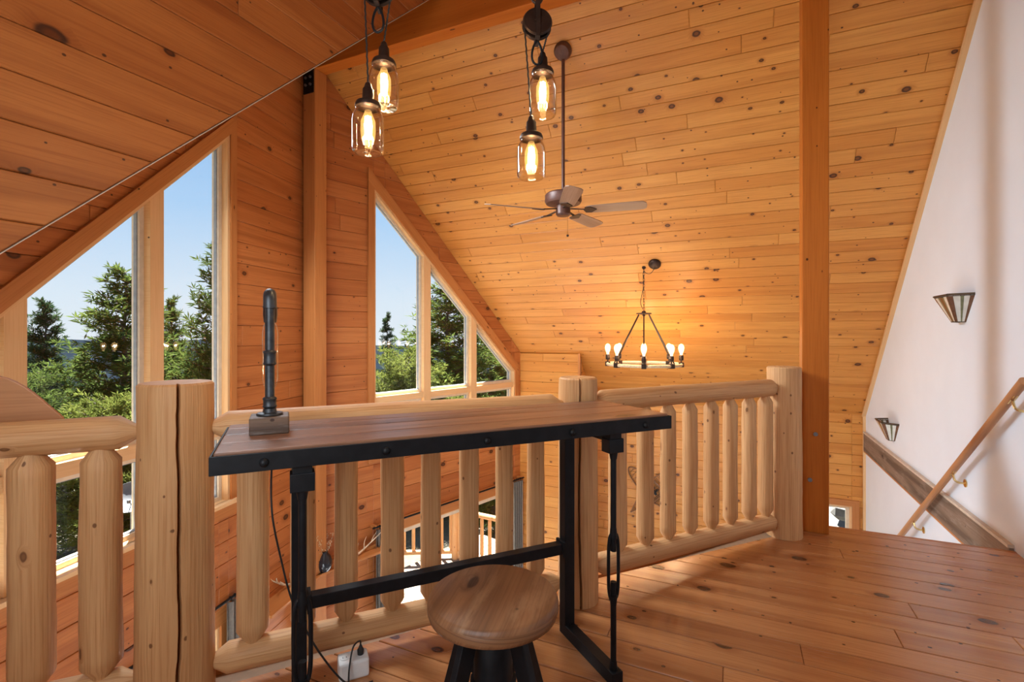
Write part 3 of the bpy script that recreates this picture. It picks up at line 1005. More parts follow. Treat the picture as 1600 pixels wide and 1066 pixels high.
# ------------------------------------------------------------------ desk
DZ = math.radians(-40.6)
desk = thing('desk', 'long desk of reclaimed planks in a black riveted iron frame', 'desk', (1.505, 0.8755, 0), DZ)
DL, DW = 1.48, 0.435
rg = random.Random(5)
ys = [-DW / 2 + .006, -0.095, 0.03, 0.13, DW / 2 - .006]
for i in range(4):
    a, c = ys[i] + .0012, ys[i + 1] - .0012
    MB().bar((-DL / 2 + .006, (a + c) / 2, .932 + rg.uniform(-.0015, .0015)), (DL / 2 - .006, (a + c) / 2, .932), c - a, 0.036).build('top_plank', 'desk', desk, bevel=0.004)
band = MB()
for s in (-1, 1):
    band.box((0, s * DW / 2, .919), (DL + .006, .006, .048))
    band.box((s * DL / 2, 0, .919), (.006, DW, .048))
bo = band.build('iron_band', 'iron', desk, bevel=0.0015)
for x in (-0.62, -0.31, 0.0, 0.31, 0.62):
    MB().ball((x, -DW / 2 - .002, .917), 0.0125, 10, (1, 1, 1)).build('rivet', 'iron', bo, smooth=True)
for s in (-1, 1):
    x = -0.528 if s < 0 else 0.50
    MB().box((x, .13, .462), (.046, .046, .86)).build('leg', 'iron', desk, bevel=0.002)
    MB().bar((x, .153, .024), (x, -.215, .024), .046, .046).build('foot', 'iron', desk, bevel=0.002)
    MB().bar((x, .16, .878), (x, -.205, .878), .05, .03).build('support_bar', 'iron', desk, bevel=0.002)
    MB().box((x, -.185, .85), (.062, .05, .05)).build('bracket', 'iron', desk, bevel=0.002)
    zc = 0.415
    tb = MB()
    tb.cyl((x, -.19, .04), (x, -.19, .36), .0105, seg=10)
    tb.cyl((x, -.19, .47), (x, -.19, .83), .0105, seg=10)
    tb.cyl((x, -.19, .04), (x, -.19, .075), .015, .012, seg=10)
    tb.cyl((x, -.19, .80), (x, -.19, .83), .012, .017, seg=10)
    rod = tb.build('rod', 'iron', desk, smooth=True)
    lp = []
    for k in range(28):
        t = 2 * PI * k / 28
        cx, cz = math.cos(t), math.sin(t)
        lp.append((x + 0.0215 * math.copysign(abs(cx) ** 0.6, cx), -.19, zc + 0.118 * math.copysign(abs(cz) ** 0.55, cz)))
    tk = MB().tube(lp, .0062, 8, closed=True)
    for zz, d_ in ((zc + .118, 1), (zc - .118, -1)):
        tk.cyl((x, -.19, zz - .016 * d_), (x, -.19, zz + .02 * d_), .0145, .011, seg=10)
    tk.build('turnbuckle', 'iron', desk, smooth=True)
MB().bar((-.505, .13, .362), (.477, .13, .362), .042, .042).build('stretcher', 'iron', desk, bevel=0.002)
for s in (-.498, .47):
    MB().box((s, .13, .362), (.012, .062, .062)).build('collar', 'iron', desk, bevel=0.0015)

# ------------------------------------------------------------------ stool
st = thing('stool', 'round wooden screw stool with black iron legs before the desk', 'stool', (1.07, 0.54, 0), math.radians(12))
pr = [(0.0001, .575), (.146, .575), (.1545, .580), (.158, .590), (.158, .607), (.1545, .616), (.148, .62), (.0001, .62)]
se = MB().lathe(pr, seg=48, caps=False)
for i in range(len(se.f)):
    se.uv[i] = [(se.v[k].x, se.v[k].y + (0 if se.v[k].z > .6 else .25) + se.v[k].z * .5) for k in se.f[i]]
se.build('seat', 'stool', st, smooth=True)
MB().lathe([(.001, .395), (.052, .395), (.056, .402), (.056, .415), (.048, .42), (.046, .50), (.040, .51), (.040, .56), (.07, .564), (.07, .5755), (.001, .5755)], seg=24, caps=False).build('hub', 'iron', st, smooth=True)
MB().lathe([(.016, .16 + .008 * i) if i % 2 else (.019, .16 + .008 * i) for i in range(33)], seg=14).build('screw', 'iron', st, smooth=False)
for k in range(4):
    t = PI / 4 + k * PI / 2 + 0.25
    c, s = math.cos(t), math.sin(t)
    MB().bar((c * .070, s * .070, .570), (c * .262, s * .262, .006), .046, .018, (-s, c, 0)).build('leg', 'iron', st, bevel=0.002)
    MB().bar((c * .035, s * .035, .41), (c * .095, s * .095, .41), .02, .02).build('arm', 'iron', st)
ringp = [(.200 * math.cos(2 * PI * k / 32), .200 * math.sin(2 * PI * k / 32), .16) for k in range(32)]
MB().tube(ringp, .008, 8, closed=True).build('foot_ring', 'iron', st, smooth=True)

# ------------------------------------------------------------------ pipe lamp, cable, outlet block
lm = thing('pipe_lamp', 'industrial pipe lamp on a wooden block at the left end of the desk', 'lamp', (1.062, 1.300, .950), DZ)
MB().box((0, 0, .026), (.108, .10, .052)).build('base', 'block', lm, bevel=0.004)
MB().lathe([(.001, .052), (.036, .052), (.038, .055), (.036, .059), (.02, .061), (.018, .072), (.001, .072)], seg=24, caps=False).build('flange', 'pipe', lm, smooth=True)
pp = MB().cyl((0, 0, .06), (0, 0, .40), .0135, seg=16)
for z, h, r in ((.075, .03, .0185), (.205, .042, .0175)):
    pp.lathe([(.0135, z - .003), (r, z), (r + .002, z + .004), (r, z + .008), (r, z + h - .008), (r + .002, z + h - .004), (r, z + h), (.0135, z + h + .003)], seg=16, caps=False)
pp.build('pipe', 'pipe', lm, smooth=True)
el = []
for k in range(9):
    t = PI * k / 8
    el.append((0, .027 - .027 * math.cos(t), .395 + .027 * math.sin(t)))
MB().tube([(0, 0, .378)] + el + [(0, .054, .378)], [.0195] + [.0185] * 9 + [.0195], 16).build('elbow', 'pipe', lm, smooth=True)
MB().lathe([(.001, .385), (.02, .385), (.021, .36), (.018, .335), (.001, .335)], (0, .054, 0), 18, caps=False).build('socket', 'dark', lm, smooth=True)
bl = MB().lathe([(.012, .338), (.019, .325), (.0225, .30), (.0225, .16), (.018, .135), (.008, .122), (.0005, .119)], (0, .054, 0), 20, caps=False).build('bulb', 'bulbglass', lm, smooth=True)
fl = MB()
for k in range(4):
    t = PI * k / 2
    fl.tube([(.009 * math.cos(t), .054 + .009 * math.sin(t), .31), (.011 * math.cos(t), .054 + .011 * math.sin(t), .18)], .0006, 5)
fl.build('filament', 'stem', bl)
cb = MB()
def spline(P, n=8):
    P = [Vector(p) for p in P]
    out = []
    for i in range(len(P) - 1):
        p0, p1, p2, p3 = P[max(i - 1, 0)], P[i], P[i + 1], P[min(i + 2, len(P) - 1)]
        for k in range(n):
            t = k / n
            out.append(0.5 * ((2 * p1) + (p2 - p0) * t + (2 * p0 - 5 * p1 + 4 * p2 - p3) * t * t + (3 * p1 - p0 - 3 * p2 + p3) * t ** 3))
    out.append(P[-1])
    return out
dw = lambda lx, ly, z: Vector((1.505 + lx * math.cos(DZ) - ly * math.sin(DZ), 0.8755 + lx * math.sin(DZ) + ly * math.cos(DZ), z))
cb = MB().tube(spline([dw(-.614, .09, .957), dw(-.61, .17, .9565), dw(-.605, .215, .958), dw(-.60, .232, .94), dw(-.60, .232, .89), dw(-.61, .20, .82), (1.131, 1.374, .67), (1.158, 1.362, .50), (1.18, 1.335, .36), (1.21, 1.27, .22), (1.28, 1.23, .08), (1.335, 1.21, .02), (1.365, 1.205, .008), (1.40, 1.19, .0045)]), .0032, 7).build('lamp_cable', 'cord', smooth=True)
tag(cb, 'thin black lamp cable hanging from the desk to the floor', 'cable')
ob = thing('outlet_block', 'white outlet block with a black plug on the floor by the railing', 'outlet', (1.405, 1.285, 0), DZ)
MB().box((0, 0, .033), (.105, .075, .066)).build('body', 'plastic', ob, bevel=0.008)
for x in (-.03,):
    MB().lathe([(.001, .0), (.016, .0), (.016, .002), (.001, .002)], (x, 0, .0655), 16, caps=False).build('socket_face', 'plastic', ob)
    for dx in (-.006, .006):
        MB().box((x + dx, 0, .068), (.002, .008, .001)).build('slot', 'slot', ob)
plug = MB().lathe([(.001, .064), (.011, .064), (.012, .082), (.007, .092), (.004, .10), (.001, .10)], (.026, 0, 0), 12, caps=False).build('plug', 'cord', ob, smooth=True)
MB().tube(spline([(.026, 0, .098), (.022, -.006, .118), (-.004, -.03, .115), (-.02, -.055, .06), (-.025, -.075, .01), (-.03, -.12, .005), (-.02, -.2, .005)]), .003, 7).build('plug_cord', 'cord', ob, smooth=True)

# ------------------------------------------------------------------ pulley pendants with jar lamps
def pendant(label, pul, jars, axis, seed, energy):
    top = shed(pul[0])
    t = thing('pulley_pendant', label, 'lamp', (pul[0], pul[1], pul[2]), 0, 'jar pendants over the desk')
    P = Vector(pul)
    ax = Vector(axis).normalized()
    R = Vector((0, 0, 1)).rotation_difference(ax).to_matrix()
    for s in (-1, 1):
        pm = MB().lathe([(.001, s * .014 - .007), (.05, s * .014 - .007), (.054, s * .014), (.05, s * .014 + .007), (.001, s * .014 + .007)], seg=28, caps=False, ax=R)
        pm.lathe([(.001, s * .024 - .004), (.012, s * .024 - .004), (.012, s * .024 + .004), (.001, s * .024 + .004)], seg=12, caps=False, ax=R)
        pm.build('pulley_wheel', 'dark', t, smooth=True)
    st_ = MB()
    side = Vector((-ax.y, ax.x, 0)).normalized()
    for s in (-1, 1):
        st_.bar(ax * s * .028 + Vector((0, 0, .075)), ax * s * .028 + Vector((0, 0, -.06)), .016, .005, ax)
    st_.bar(ax * .03 + Vector((0, 0, .073)), ax * -.03 + Vector((0, 0, .073)), .016, .008)
    st_.bar(ax * .03 + Vector((0, 0, -.058)), ax * -.03 + Vector((0, 0, -.058)), .016, .008)
    st_.tube([side * .018 * math.sin(2 * PI * k / 16) + Vector((0, 0, .098 - .022 * math.cos(2 * PI * k / 16))) for k in range(16)], .005, 7, closed=True)
    st_.build('strap', 'dark', t, bevel=0)
    lp = [(side * (.024 * math.sin(2 * PI * k / 20) * (0.55 + 0.45 * (1 - math.cos(2 * PI * k / 20)) / 2)) + Vector((0, 0, -.105 + .042 * math.cos(2 * PI * k / 20)))) for k in range(20)]
    MB().tube(lp, .0042, 7, closed=True).build('hook_loop', 'iron', t, smooth=True)
    cc = MB().tube([(0, 0, .118), (0, 0, top - P.z - .02)], .004, 7)
    cc.lathe([(.001, top - P.z - .03), (.055, top - P.z - .03), (.06, top - P.z - .012), (.06, top - P.z), (.001, top - P.z)], seg=24, caps=False)
    cc.build('ceiling_cord', 'cord', t)
    for j, (jp, jh) in enumerate(jars):
        o = Vector(jp) - P                                     # bottom centre of the jar
        zc = o.z + jh
        r = .051
        jar = MB().lathe([(.001, o.z + .003), (r * .86, o.z + .001), (r * .97, o.z + .006), (r, o.z + .018), (r, o.z + jh * .66), (r * .96, o.z + jh * .75), (r * .80, o.z + jh * .86), (r * .74, o.z + jh * .89), (r * .78, o.z + jh * .91), (r * .78, zc)], (o.x, o.y, 0), 28, caps=False).build('jar', 'jar', t, smooth=True)
        MB().lathe([(r * .95, o.z + .030), (r * .965, o.z + .036), (r * .95, o.z + .038)], (o.x, o.y, 0), 24, caps=False).build('glass_ridge', 'jar', jar, smooth=True)
        lid = MB().lathe([(r * .78, zc - .012), (r * .82, zc - .011), (r * .82, zc - .003), (r * .74, zc + .006), (r * .45, zc + .012), (.019, zc + .018), (.0175, zc + .05), (.013, zc + .056), (.010, zc + .068), (.005, zc + .074), (.001, zc + .075)], (o.x, o.y, 0), 24, caps=False).build('lid_socket', 'dark', t, smooth=True)
        tp_ = Vector((o.x, o.y, zc + .072))
        g = side * (.047 if o.dot(side) > 0 else -.047)
        upz = Vector((g.x, g.y, 0.0)) if tp_.z < -0.03 else Vector((o.x, o.y, 0))
        pts = [tp_ + (upz - tp_) * (k / 40) for k in range(41)]
        MB().tube([p + Vector((math.cos(k * 1.9) * .0009, math.sin(k * 1.9) * .0009, 0)) for k, p in enumerate(pts)], .0030, 6).build('twisted_cord', 'cord', t)
        b = MB().lathe([(.010, zc - .02), (.0135, zc - .032), (.0235, zc - .055), (.0245, zc - .085), (.0225, zc - .112), (.012, zc - .128), (.0005, zc - .132)], (o.x, o.y, 0), 18, caps=False).build('bulb', 'litbulb', t, smooth=True)
        fm = MB()
        for k in range(5):
            a = 2 * PI * k / 5
            fm.tube([(o.x + .007 * math.cos(a), o.y + .007 * math.sin(a), zc - .04), (o.x + .0105 * math.cos(a + .3), o.y + .0105 * math.sin(a + .3), zc - .07), (o.x + .008 * math.cos(a + .5), o.y + .008 * math.sin(a + .5), zc - .112)], .0034, 6)
        fm.build('filament', 'fil', b)
        l = light('pendant_light', 'POINT', Vector(jp) + Vector((0, 0, jh - .08)), energy, (1.0, 0.74, 0.45), shadow_soft_size=0.02)
        l.parent = t
        l.location = Vector((o.x, o.y, o.z + jh - .08))
    return t
pendant('black pulley pendant with two glass jar lamps, nearer the left window', (1.340, 1.116, 2.425), [((1.276, 1.104, 1.842), .160), ((1.378, 1.122, 2.037), .158)], (-0.85, -0.35, 0.12), 1, 3.2)
pendant('black pulley pendant with two glass jar lamps, left of the ceiling fan', (1.675, 0.666, 2.379), [((1.702, 0.655, 2.052), .165), ((1.629, 0.670, 1.804), .150)], (-0.80, -0.45, 0.12), 2, 3.2)

# ------------------------------------------------------------------ ceiling fan
FX, FY = 4.0, 1.352
fz = 2.30
fan = thing('ceiling_fan', 'brown five blade ceiling fan on a long rod under the pine ceiling', 'fan', (FX, FY, fz))
zt = roof_r(FX) - fz
Rn = Vector((0, 0, 1)).rotation_difference(Vector((-SINR, 0, -COSR))).to_matrix()
MB().lathe([(.075, 0.0), (.075, .03), (.06, .062), (.02, .075), (.001, .075)], (0, 0, zt - .004), 24, caps=False, ax=Rn).build('canopy', 'bronze', fan, smooth=True)
MB().cyl((0, 0, .16), (0, 0, zt - .03), .0145, seg=14).build('rod', 'bronze', fan, smooth=True)
MB().lathe([(.001, .165), (.03, .165), (.035, .15), (.14, .142), (.155, .128), (.157, .075), (.145, .055), (.10, .045), (.07, .04), (.001, .04)], seg=36, caps=False).build('motor', 'bronze', fan, smooth=True)
MB().lathe([(.001, .04), (.06, .04), (.062, .0), (.062, -.035), (.05, -.048), (.001, -.05)], seg=28, caps=False).build('switch_housing', 'bronze', fan, smooth=True)
RT, AW = Vector((0.4163, -0.909, 0)), Vector((0.909, 0.4163, 0))
for k in range(5):
    a = math.radians(55 + 72 * k)
    d = (RT * math.cos(a) + AW * math.sin(a))
    w = Vector((-d.y, d.x, 0))
    tilt = math.radians(-13)
    wv = w * math.cos(tilt) + Vector((0, 0, 1)) * math.sin(tilt)
    Tb = frame_map((0, 0, -.005), d, wv, d.cross(wv))
    P = [(.20, -.052), (.24, -.062), (.60, -.072), (.66, -.066), (.685, -.045), (.69, 0), (.685, .045), (.66, .066), (.60, .072), (.24, .062), (.20, .052)]
    bm_ = MB().prism(P, Tb, -.003, .003)
    bl_ = bm_.build('blade', 'blade', fan)
    iron = MB().bar(d * .055 + Vector((0, 0, .01)), d * .215 + Vector((0, 0, -.008)), .022, .007)
    iron.prism([(.19, -.045), (.235, -.05), (.265, -.02), (.285, 0), (.265, .02), (.235, .05), (.19, .045), (.175, 0)], Tb, -.0085, -.0031)
    iron.build('blade_iron', 'dark', bl_)
ch = MB().tube([(.03, -.03, -.045), (.03, -.03, -.20)], .0015, 5)
for k in range(16):
    ch.ball((.03, -.03, -.05 - .0095 * k), .0028, 6)
pc = ch.build('pull_chain', 'brass', fan)
MB().ball((.03, -.03, -.212), .011, 10).build('knob', 'dark', pc, smooth=True)

# ------------------------------------------------------------------ chandelier
CX, CY = 5.678, 0.964
cz = 0.905
cha = thing('chandelier', 'round rope wrapped chandelier with eight glowing bulbs on a chain', 'chandelier', (CX, CY, cz))
RR = 0.40
ringp = [(RR * math.cos(2 * PI * k / 64), RR * math.sin(2 * PI * k / 64), 0) for k in range(64)]
MB().tube(ringp, .018, 12, closed=True).build('rope_ring', 'rope', cha, smooth=True)
hz = 1.475 - cz
MB().lathe([(.001, hz + .03), (.02, hz + .03), (.025, hz + .012), (.085, hz + .006), (.085, hz - .004), (.02, hz - .01), (.012, hz - .03), (.001, hz - .03)], seg=24, caps=False).build('hub', 'dark', cha, smooth=True)
a0 = math.atan2(-CY, -CX)
for k in range(8):
    a = a0 + 2 * PI * k / 8
    c, s = math.cos(a), math.sin(a)
    if k % 2 == 0 or True:
        if k in (0, 1, 3, 4, 5, 7):
            aa = a + (0.0 if k in (0, 4) else (0.12 if k in (1, 5) else -0.12))
            MB().cyl((.07 * math.cos(aa), .07 * math.sin(aa), hz - .012), (RR * math.cos(aa), RR * math.sin(aa), .02), .0075, seg=8).build('support_rod', 'dark', cha, smooth=True)
    MB().box((RR * c, RR * s, 0), (.056, .05, .054), Matrix.Rotation(a, 3, 'Z')).build('clamp', 'dark', cha, bevel=0.004)
    MB().lathe([(.008, .02), (.008, .045), (.023, .05), (.025, .06), (.025, .10), (.02, .108), (.001, .108)], (RR * c, RR * s, 0), 14, caps=False).build('socket', 'dark', cha, smooth=True)
    b = MB().lathe([(.012, .108), (.014, .125), (.026, .155), (.0315, .18), (.031, .198), (.022, .22), (.009, .23), (.0005, .232)], (RR * c, RR * s, 0), 16, caps=False).build('bulb', 'glow', cha, smooth=True)
    if True:
        l = light('chandelier_light', 'POINT', (0, 0, 0), 2.3, (1.0, 0.70, 0.40), shadow_soft_size=0.016)
        l.parent = cha
        l.location = (RR * c, RR * s, .178)
zh = roof_r(CX) - cz
chn = MB()
n = int((zh - hz - .05) / .032)
for k in range(n):
    z = hz + .035 + (k + .5) * (zh - hz - .06) / n
    e = Vector((1, 0, 0)) if k % 2 else Vector((0, 1, 0))
    chn.tube([e * .008 * math.cos(2 * PI * j / 10) + Vector((0, 0, z + .021 * math.sin(2 * PI * j / 10))) for j in range(10)], .0028, 5, closed=True)
chn.build('chain', 'dark', cha)
MB().tube(spline([(0, 0, hz + .03), (.0, .035, hz + .12), (.0, .02, hz + .22), (0, .006, hz + .3), (0, .006, zh - .05), (-.01, -.03, zh - .07), (-.02, -.075, zh - .075), (-.03, -.115, zh - .03), (-.032, -.124, zh + .02)]), .0035, 6).build('supply_cord', 'cord', cha, smooth=True)
MB().lathe([(.001, 0), (.022, 0), (.022, .006), (.008, .012), (.006, .03), (.001, .03)], (0, 0, zh - .002), 12, caps=False, ax=Rn).build('ceiling_hook', 'dark', cha, smooth=True)
MB().lathe([(.068, 0), (.068, .012), (.055, .03), (.02, .042), (.001, .042)], (-.032, -.124, roof_r(CX - .032) - cz - .003), 24, caps=False, ax=Rn).build('canopy', 'dark', cha, smooth=True)

# ------------------------------------------------------------------ white wall fittings
def sconce(x, z, label):
    t = thing('wall_sconce', label, 'sconce', (x, YW, z), 0, 'stained glass wall sconces')
    H = .185
    top = [(-.20, 0), (-.13, .125), (.13, .125), (.20, 0)]
    bot = [(-.055, 0), (-.04, .05), (.04, .05), (.055, 0)]
    came = MB()
    for i in range(3):
        a, b_ = top[i], top[i + 1]
        c_, d_ = bot[i], bot[i + 1]
        def Pt(u, v, n=0.0):
            tx, ty = a[0] + (b_[0] - a[0]) * u, a[1] + (b_[1] - a[1]) * u
            bx, by = c_[0] + (d_[0] - c_[0]) * u, c_[1] + (d_[1] - c_[1]) * u
            return Vector((tx + (bx - tx) * v, ty + (by - ty) * v, H * (1 - v)))
        cuts = [(0, .09, 'sg_brown'), (.09, .28, 'sg_white'), (.28, .40, 'sg_green'), (.40, .60, 'sg_brown' if i == 1 else 'sg_white'), (.60, .72, 'sg_green'), (.72, .91, 'sg_white'), (.91, 1, 'sg_brown')]
        if i != 1:
            cuts = [(0, .16, 'sg_brown'), (.16, .38, 'sg_white'), (.38, .52, 'sg_green'), (.52, .80, 'sg_white'), (.80, 1, 'sg_brown')]
        for u0, u1, m in cuts:
            g = MB()
            n_ = (Pt(1, 0) - Pt(0, 0)).cross(Pt(.5, 1) - Pt(.5, 0)).normalized() * .004
            q = [Pt(u0, .06), Pt(u1, .06), Pt(u1, 1), Pt(u0, 1)]
            k = g.add(q + [p + n_ for p in q])
            for f in ((0, 1, 2, 3), (7, 6, 5, 4), (0, 4, 5, 1), (1, 5, 6, 2), (2, 6, 7, 3), (3, 7, 4, 0)):
                g.face([k + w for w in f])
            g.build('glass_piece', m, t)
            came.tube([Pt(u1, 0.04), Pt(u1, 1)], .0028, 5)
        came.tube([Pt(0, 0), Pt(1, 0)], .008, 6)
        came.tube([Pt(0, .07), Pt(1, .07)], .004, 6)
        came.tube([Pt(0, 1), Pt(1, 1)], .006, 6)
        came.tube([Pt(0, 0), Pt(0, 1)], .0035, 6)
    came.build('leading', 'lead', t, smooth=True)
    MB().box((0, .006, H * .45), (.09, .012, .12)).build('back_plate', 'lead', t)
    return t
sconce(4.50, 1.335, 'upper stained glass half cone sconce on the white wall')
sconce(6.21, 0.165, 'lower stained glass half cone sconce on the white wall, near the corner')

hr = thing('handrail', 'round oak handrail on brass brackets sloping down the white wall', 'handrail', (3.5, YW, 1.0))
sl = -0.748
MB().tube([(0, .07, 0.0), (3.2, .07, sl * 3.2)], .0225, 18).build('rail', 'rail', hr, smooth=True)
for x in (.12, .95, 1.8, 2.65):
    z = sl * x
    k = MB().lathe([(.028, 0), (.028, .006), (.012, .012), (.001, .012)], (x, 0, z - .085), 16, caps=False, ax=Matrix.Rotation(-PI / 2, 3, 'X'))
    k.tube(spline([(x, .006, z - .085), (x, .035, z - .085), (x, .06, z - .07), (x, .07, z - .03)], 5), .007, 8)
    k.bar((x - .035, .07, z - .024 + .035 * .748), (x + .035, .07, z - .024 - .035 * .748), .02, .005)
    k.build('bracket', 'brass', hr, smooth=True)

bw = MB().prism([(XS + .03, -.205), (XK - .045, -.205), (XK - .045, .01), (XS + .03, .01)], T_W, 0.002, 0.024).build('weathered_band', 'barn')
tag(bw, 'grey brown weathered board running along the white wall at floor height', 'board')
b2 = MB().prism([(XS + .03, .012), (XK - .045, .012), (XK - .045, .03), (XS + .03, .03)], T_W, 0.0, 0.03).build('trim_3', 'bead')
struct(b2, 'thin pale cap strip above the weathered board')
b3 = MB().prism([(XS + .03, -.222), (XK - .045, -.222), (XK - .045, -.207), (XS + .03, -.207)], T_W, 0.0, 0.024).build('trim_4', 'trim')
struct(b3, 'thin pine strip below the weathered board')

# ------------------------------------------------------------------ great room fittings below
ss = thing('corner_shelf', 'narrow pine corner shelf low on the prow walls', 'shelf', (XR, YA, -1.075))
loc = lambda p: p - Vector((XR, YA, -1.075))
for T, L in ((T_L, 0.78), (T_R, 0.80)):
    MB().prism([(0.0, -.025), (L, -.025), (L, 0), (0.0, 0)], lambda u, v, n, T=T: loc(T(u, v - 1.075, n)), 0.0, 0.20).build('shelf_board', 'trim', ss, bevel=0.002)
    for s in (0.25, L - .12):
        k = MB().prism([(s - .012, -.125), (s + .012, -.125), (s + .012, -.025), (s - .012, -.025)], lambda u, v, n, T=T: loc(T(u, v - 1.075, n)), 0.0, 0.012)
        k.tube([loc(T(s, -1.195, .006)), loc(T(s, -1.165, .05)), loc(T(s, -1.105, .14))], .006, 6)
        k.build('bracket', 'iron', ss)
vp = T_R(0.10, -1.074, 0.155)
va = thing('vase', 'small black vase with dried stems on the corner shelf', 'vase', vp)
MB().lathe([(r_ * 1.38, z_ * 1.12) for r_, z_ in ((.001, 0), (.036, 0), (.048, .02), (.056, .055), (.055, .085), (.042, .125), (.026, .15), (.022, .165), (.025, .172), (.018, .172), (.015, .15), (.001, .14))], seg=24, caps=False).build('body', 'vase', va, smooth=True)
sg = random.Random(9)
for k in range(9):
    a = sg.uniform(0, 2 * PI)
    sp = sg.uniform(.03, .11)
    hgt = sg.uniform(.30, .40)
    g = MB()
    tip = Vector((sp * math.cos(a), sp * math.sin(a), hgt))
    pts = spline([(0, 0, .13), tip * .55 + Vector((0, 0, .03)), tip], 5)
    g.tube(pts, .0014, 5)
    for j in range(8):
        p = pts[-1 - j % 6] + Vector((sg.uniform(-.02, .02), sg.uniform(-.02, .02), sg.uniform(-.01, .015)))
        g.tube([pts[-1 - j % 6], p], .001, 4)
        g.ball(p, .0055, 6)
    g.build('dried_stem', 'stem', va)

def antler(p, rz, label, flip=1, size=1.0):
    t = thing('antler', label, 'antler', p, rz)
    f = flip
    main = spline([(0, 0, .012), (.09 * size, f * .02, .02), (.19 * size, f * .05, .05), (.28 * size, f * .03, .12), (.34 * size, -f * .01, .19)], 6)
    MB().tube(main, [.014 - .011 * i / (len(main) - 1) for i in range(len(main))], 9).build('beam', 'antler', t, smooth=True)
    for i, (dx, dy, dz) in ((6, (.02, .03, .10)), (11, (.05, .05, .10)), (16, (.07, .03, .07))):
        a = main[i]
        MB().tube(spline([a, a + Vector((dx * .5, f * dy, dz * .45)), a + Vector((dx, f * dy, dz))], 4), [.008 - .0065 * k / 8 for k in range(9)], 7).build('tine', 'antler', t, smooth=True)
    return t
antler(T_R(0.40, -1.074, 0.13), -PR - .1, 'pale antler lying on the right arm of the corner shelf')
antler(T_L(0.22, -1.074, 0.10), PI + PL - .1, 'pale antler lying on the left arm of the corner shelf', -1)

def curtain(T, s0, s1, ztop, label, seed):
    t = thing('curtain', label, 'curtain', T((s0 + s1) / 2, ZF, 0.09), 0, 'grey curtains of the patio doors')
    O = Vector(t.location)
    mb = MB()
    n, m = 56, 10
    for side in (0, 1):
        for i in range(m + 1):
            for k in range(n + 1):
                u = k / n
                z = ZF + .03 + (ztop - ZF - .03) * i / m
                amp = .022 + .006 * (1 - i / m)
                off = amp * math.sin(u * 2 * PI * 4.5 + seed) + .004 * math.sin(u * 31 + i * .4)
                mb.v.append(T(s0 + (s1 - s0) * u, z, .09 + off - (.004 if side else 0)) - O)
    S = (m + 1) * (n + 1)
    for side in (0, 1):
        for i in range(m):
            for k in range(n):
                q = [side * S + a for a in (i * (n + 1) + k, i * (n + 1) + k + 1, (i + 1) * (n + 1) + k + 1, (i + 1) * (n + 1) + k)]
                mb.face(q if not side else q[::-1])
    mb.build('cloth', 'curtain', t, smooth=True)
    hd = MB()
    for k in range(5):
        u = s0 + (s1 - s0) * (k + .5) / 5
        hd.tube([T(u, ztop + .03 + .014 * math.sin(2 * PI * j / 10), .09 + .014 * math.cos(2 * PI * j / 10)) - O for j in range(10)], .003, 5, closed=True)
    hd.build('ring', 'iron', t)
    return t
curtain(T_R, 0.72, 0.91, -0.885, 'grey curtain at the left side of the right patio door', 1)
curtain(T_R, 3.00, 3.20, -0.885, 'grey curtain at the right side of the right patio door, by the boxed wall', 2)
curtain(T_L, 0.90, 1.13, -0.80, 'grey curtain at the inner side of the left patio door', 3)
def curtain_rod(T, s0, s1, z, label):
    t = thing('curtain_rod', label, 'curtain rod', T((s0 + s1) / 2, z, .09))
    O = Vector(t.location)
    MB().cyl(T(s0, z, .09) - O, T(s1, z, .09) - O, .011, seg=10).build('rod', 'iron', t, smooth=True)
    for s in (s0 + .04, s1 - .04):
        MB().bar(T(s, z, .0) - O, T(s, z, .095) - O, .03, .03).build('bracket', 'trim', t)
    return t
curtain_rod(T_R, 0.69, 3.22, -0.855, 'black curtain rod above the right patio door')
curtain_rod(T_L, 0.88, 3.2, -0.77, 'black curtain rod above the left patio door')

def snowshoe(ang, off, label):
    t = thing('snowshoe', label, 'snowshoe', (XK - .02 - off, 1.14, -1.06), 0, 'crossed snowshoes on the low wall')
    ca, sa = math.cos(ang), math.sin(ang)
    def Q(x, y, n=0.0):                     # x along the shoe, y across
        return Vector((-n, x * sa + y * ca, x * ca - y * sa))
    L, Wd = .46, .125
    def out(t_):
        x = L * math.cos(t_)
        y = Wd * math.sin(t_) * (1.0 if x > -.1 else max(.12, 1 - (-.1 - x) / .40))
        return x, y
    P = [Q(*out(2 * PI * k / 48)) for k in range(48)]
    MB().tube(P, .0105, 7, closed=True).build('frame', 'ash', t, smooth=True)
    lac = MB()
    for k in range(-7, 8):
        x = k * .055
        w = out(math.acos(max(-1, min(1, x / L))))[1]
        lac.tube([Q(x, -w), Q(x + .03, w)], .0028, 4)
        lac.tube([Q(x, w), Q(x + .03, -w)], .0028, 4)
    lac.build('lacing', 'rawhide', t)
    for x in (-.12, .14):
        w = out(math.acos(x / L))[1]
        MB().bar(Q(x, -w), Q(x, w), .022, .01, (1, 0, 0)).build('crossbar', 'ash', t)
    MB().bar(Q(-.05, -.03, .012), Q(.08, -.03, .012), .02, .012, (1, 0, 0)).bar(Q(-.05, .03, .012), Q(.08, .03, .012), .02, .012, (1, 0, 0)).bar(Q(.02, -.07, .014), Q(.02, .07, .014), .03, .012, (1, 0, 0)).build('binding', 'iron', t)
    return t
snowshoe(math.radians(48), 0.0, 'snowshoe leaning left, behind the other on the low wall')
snowshoe(math.radians(-42), 0.03, 'snowshoe leaning right, crossed over the other on the low wall')

# ------------------------------------------------------------------ deck and surroundings
T_Dk = lambda u, v, n: Vector((v, -u, n))
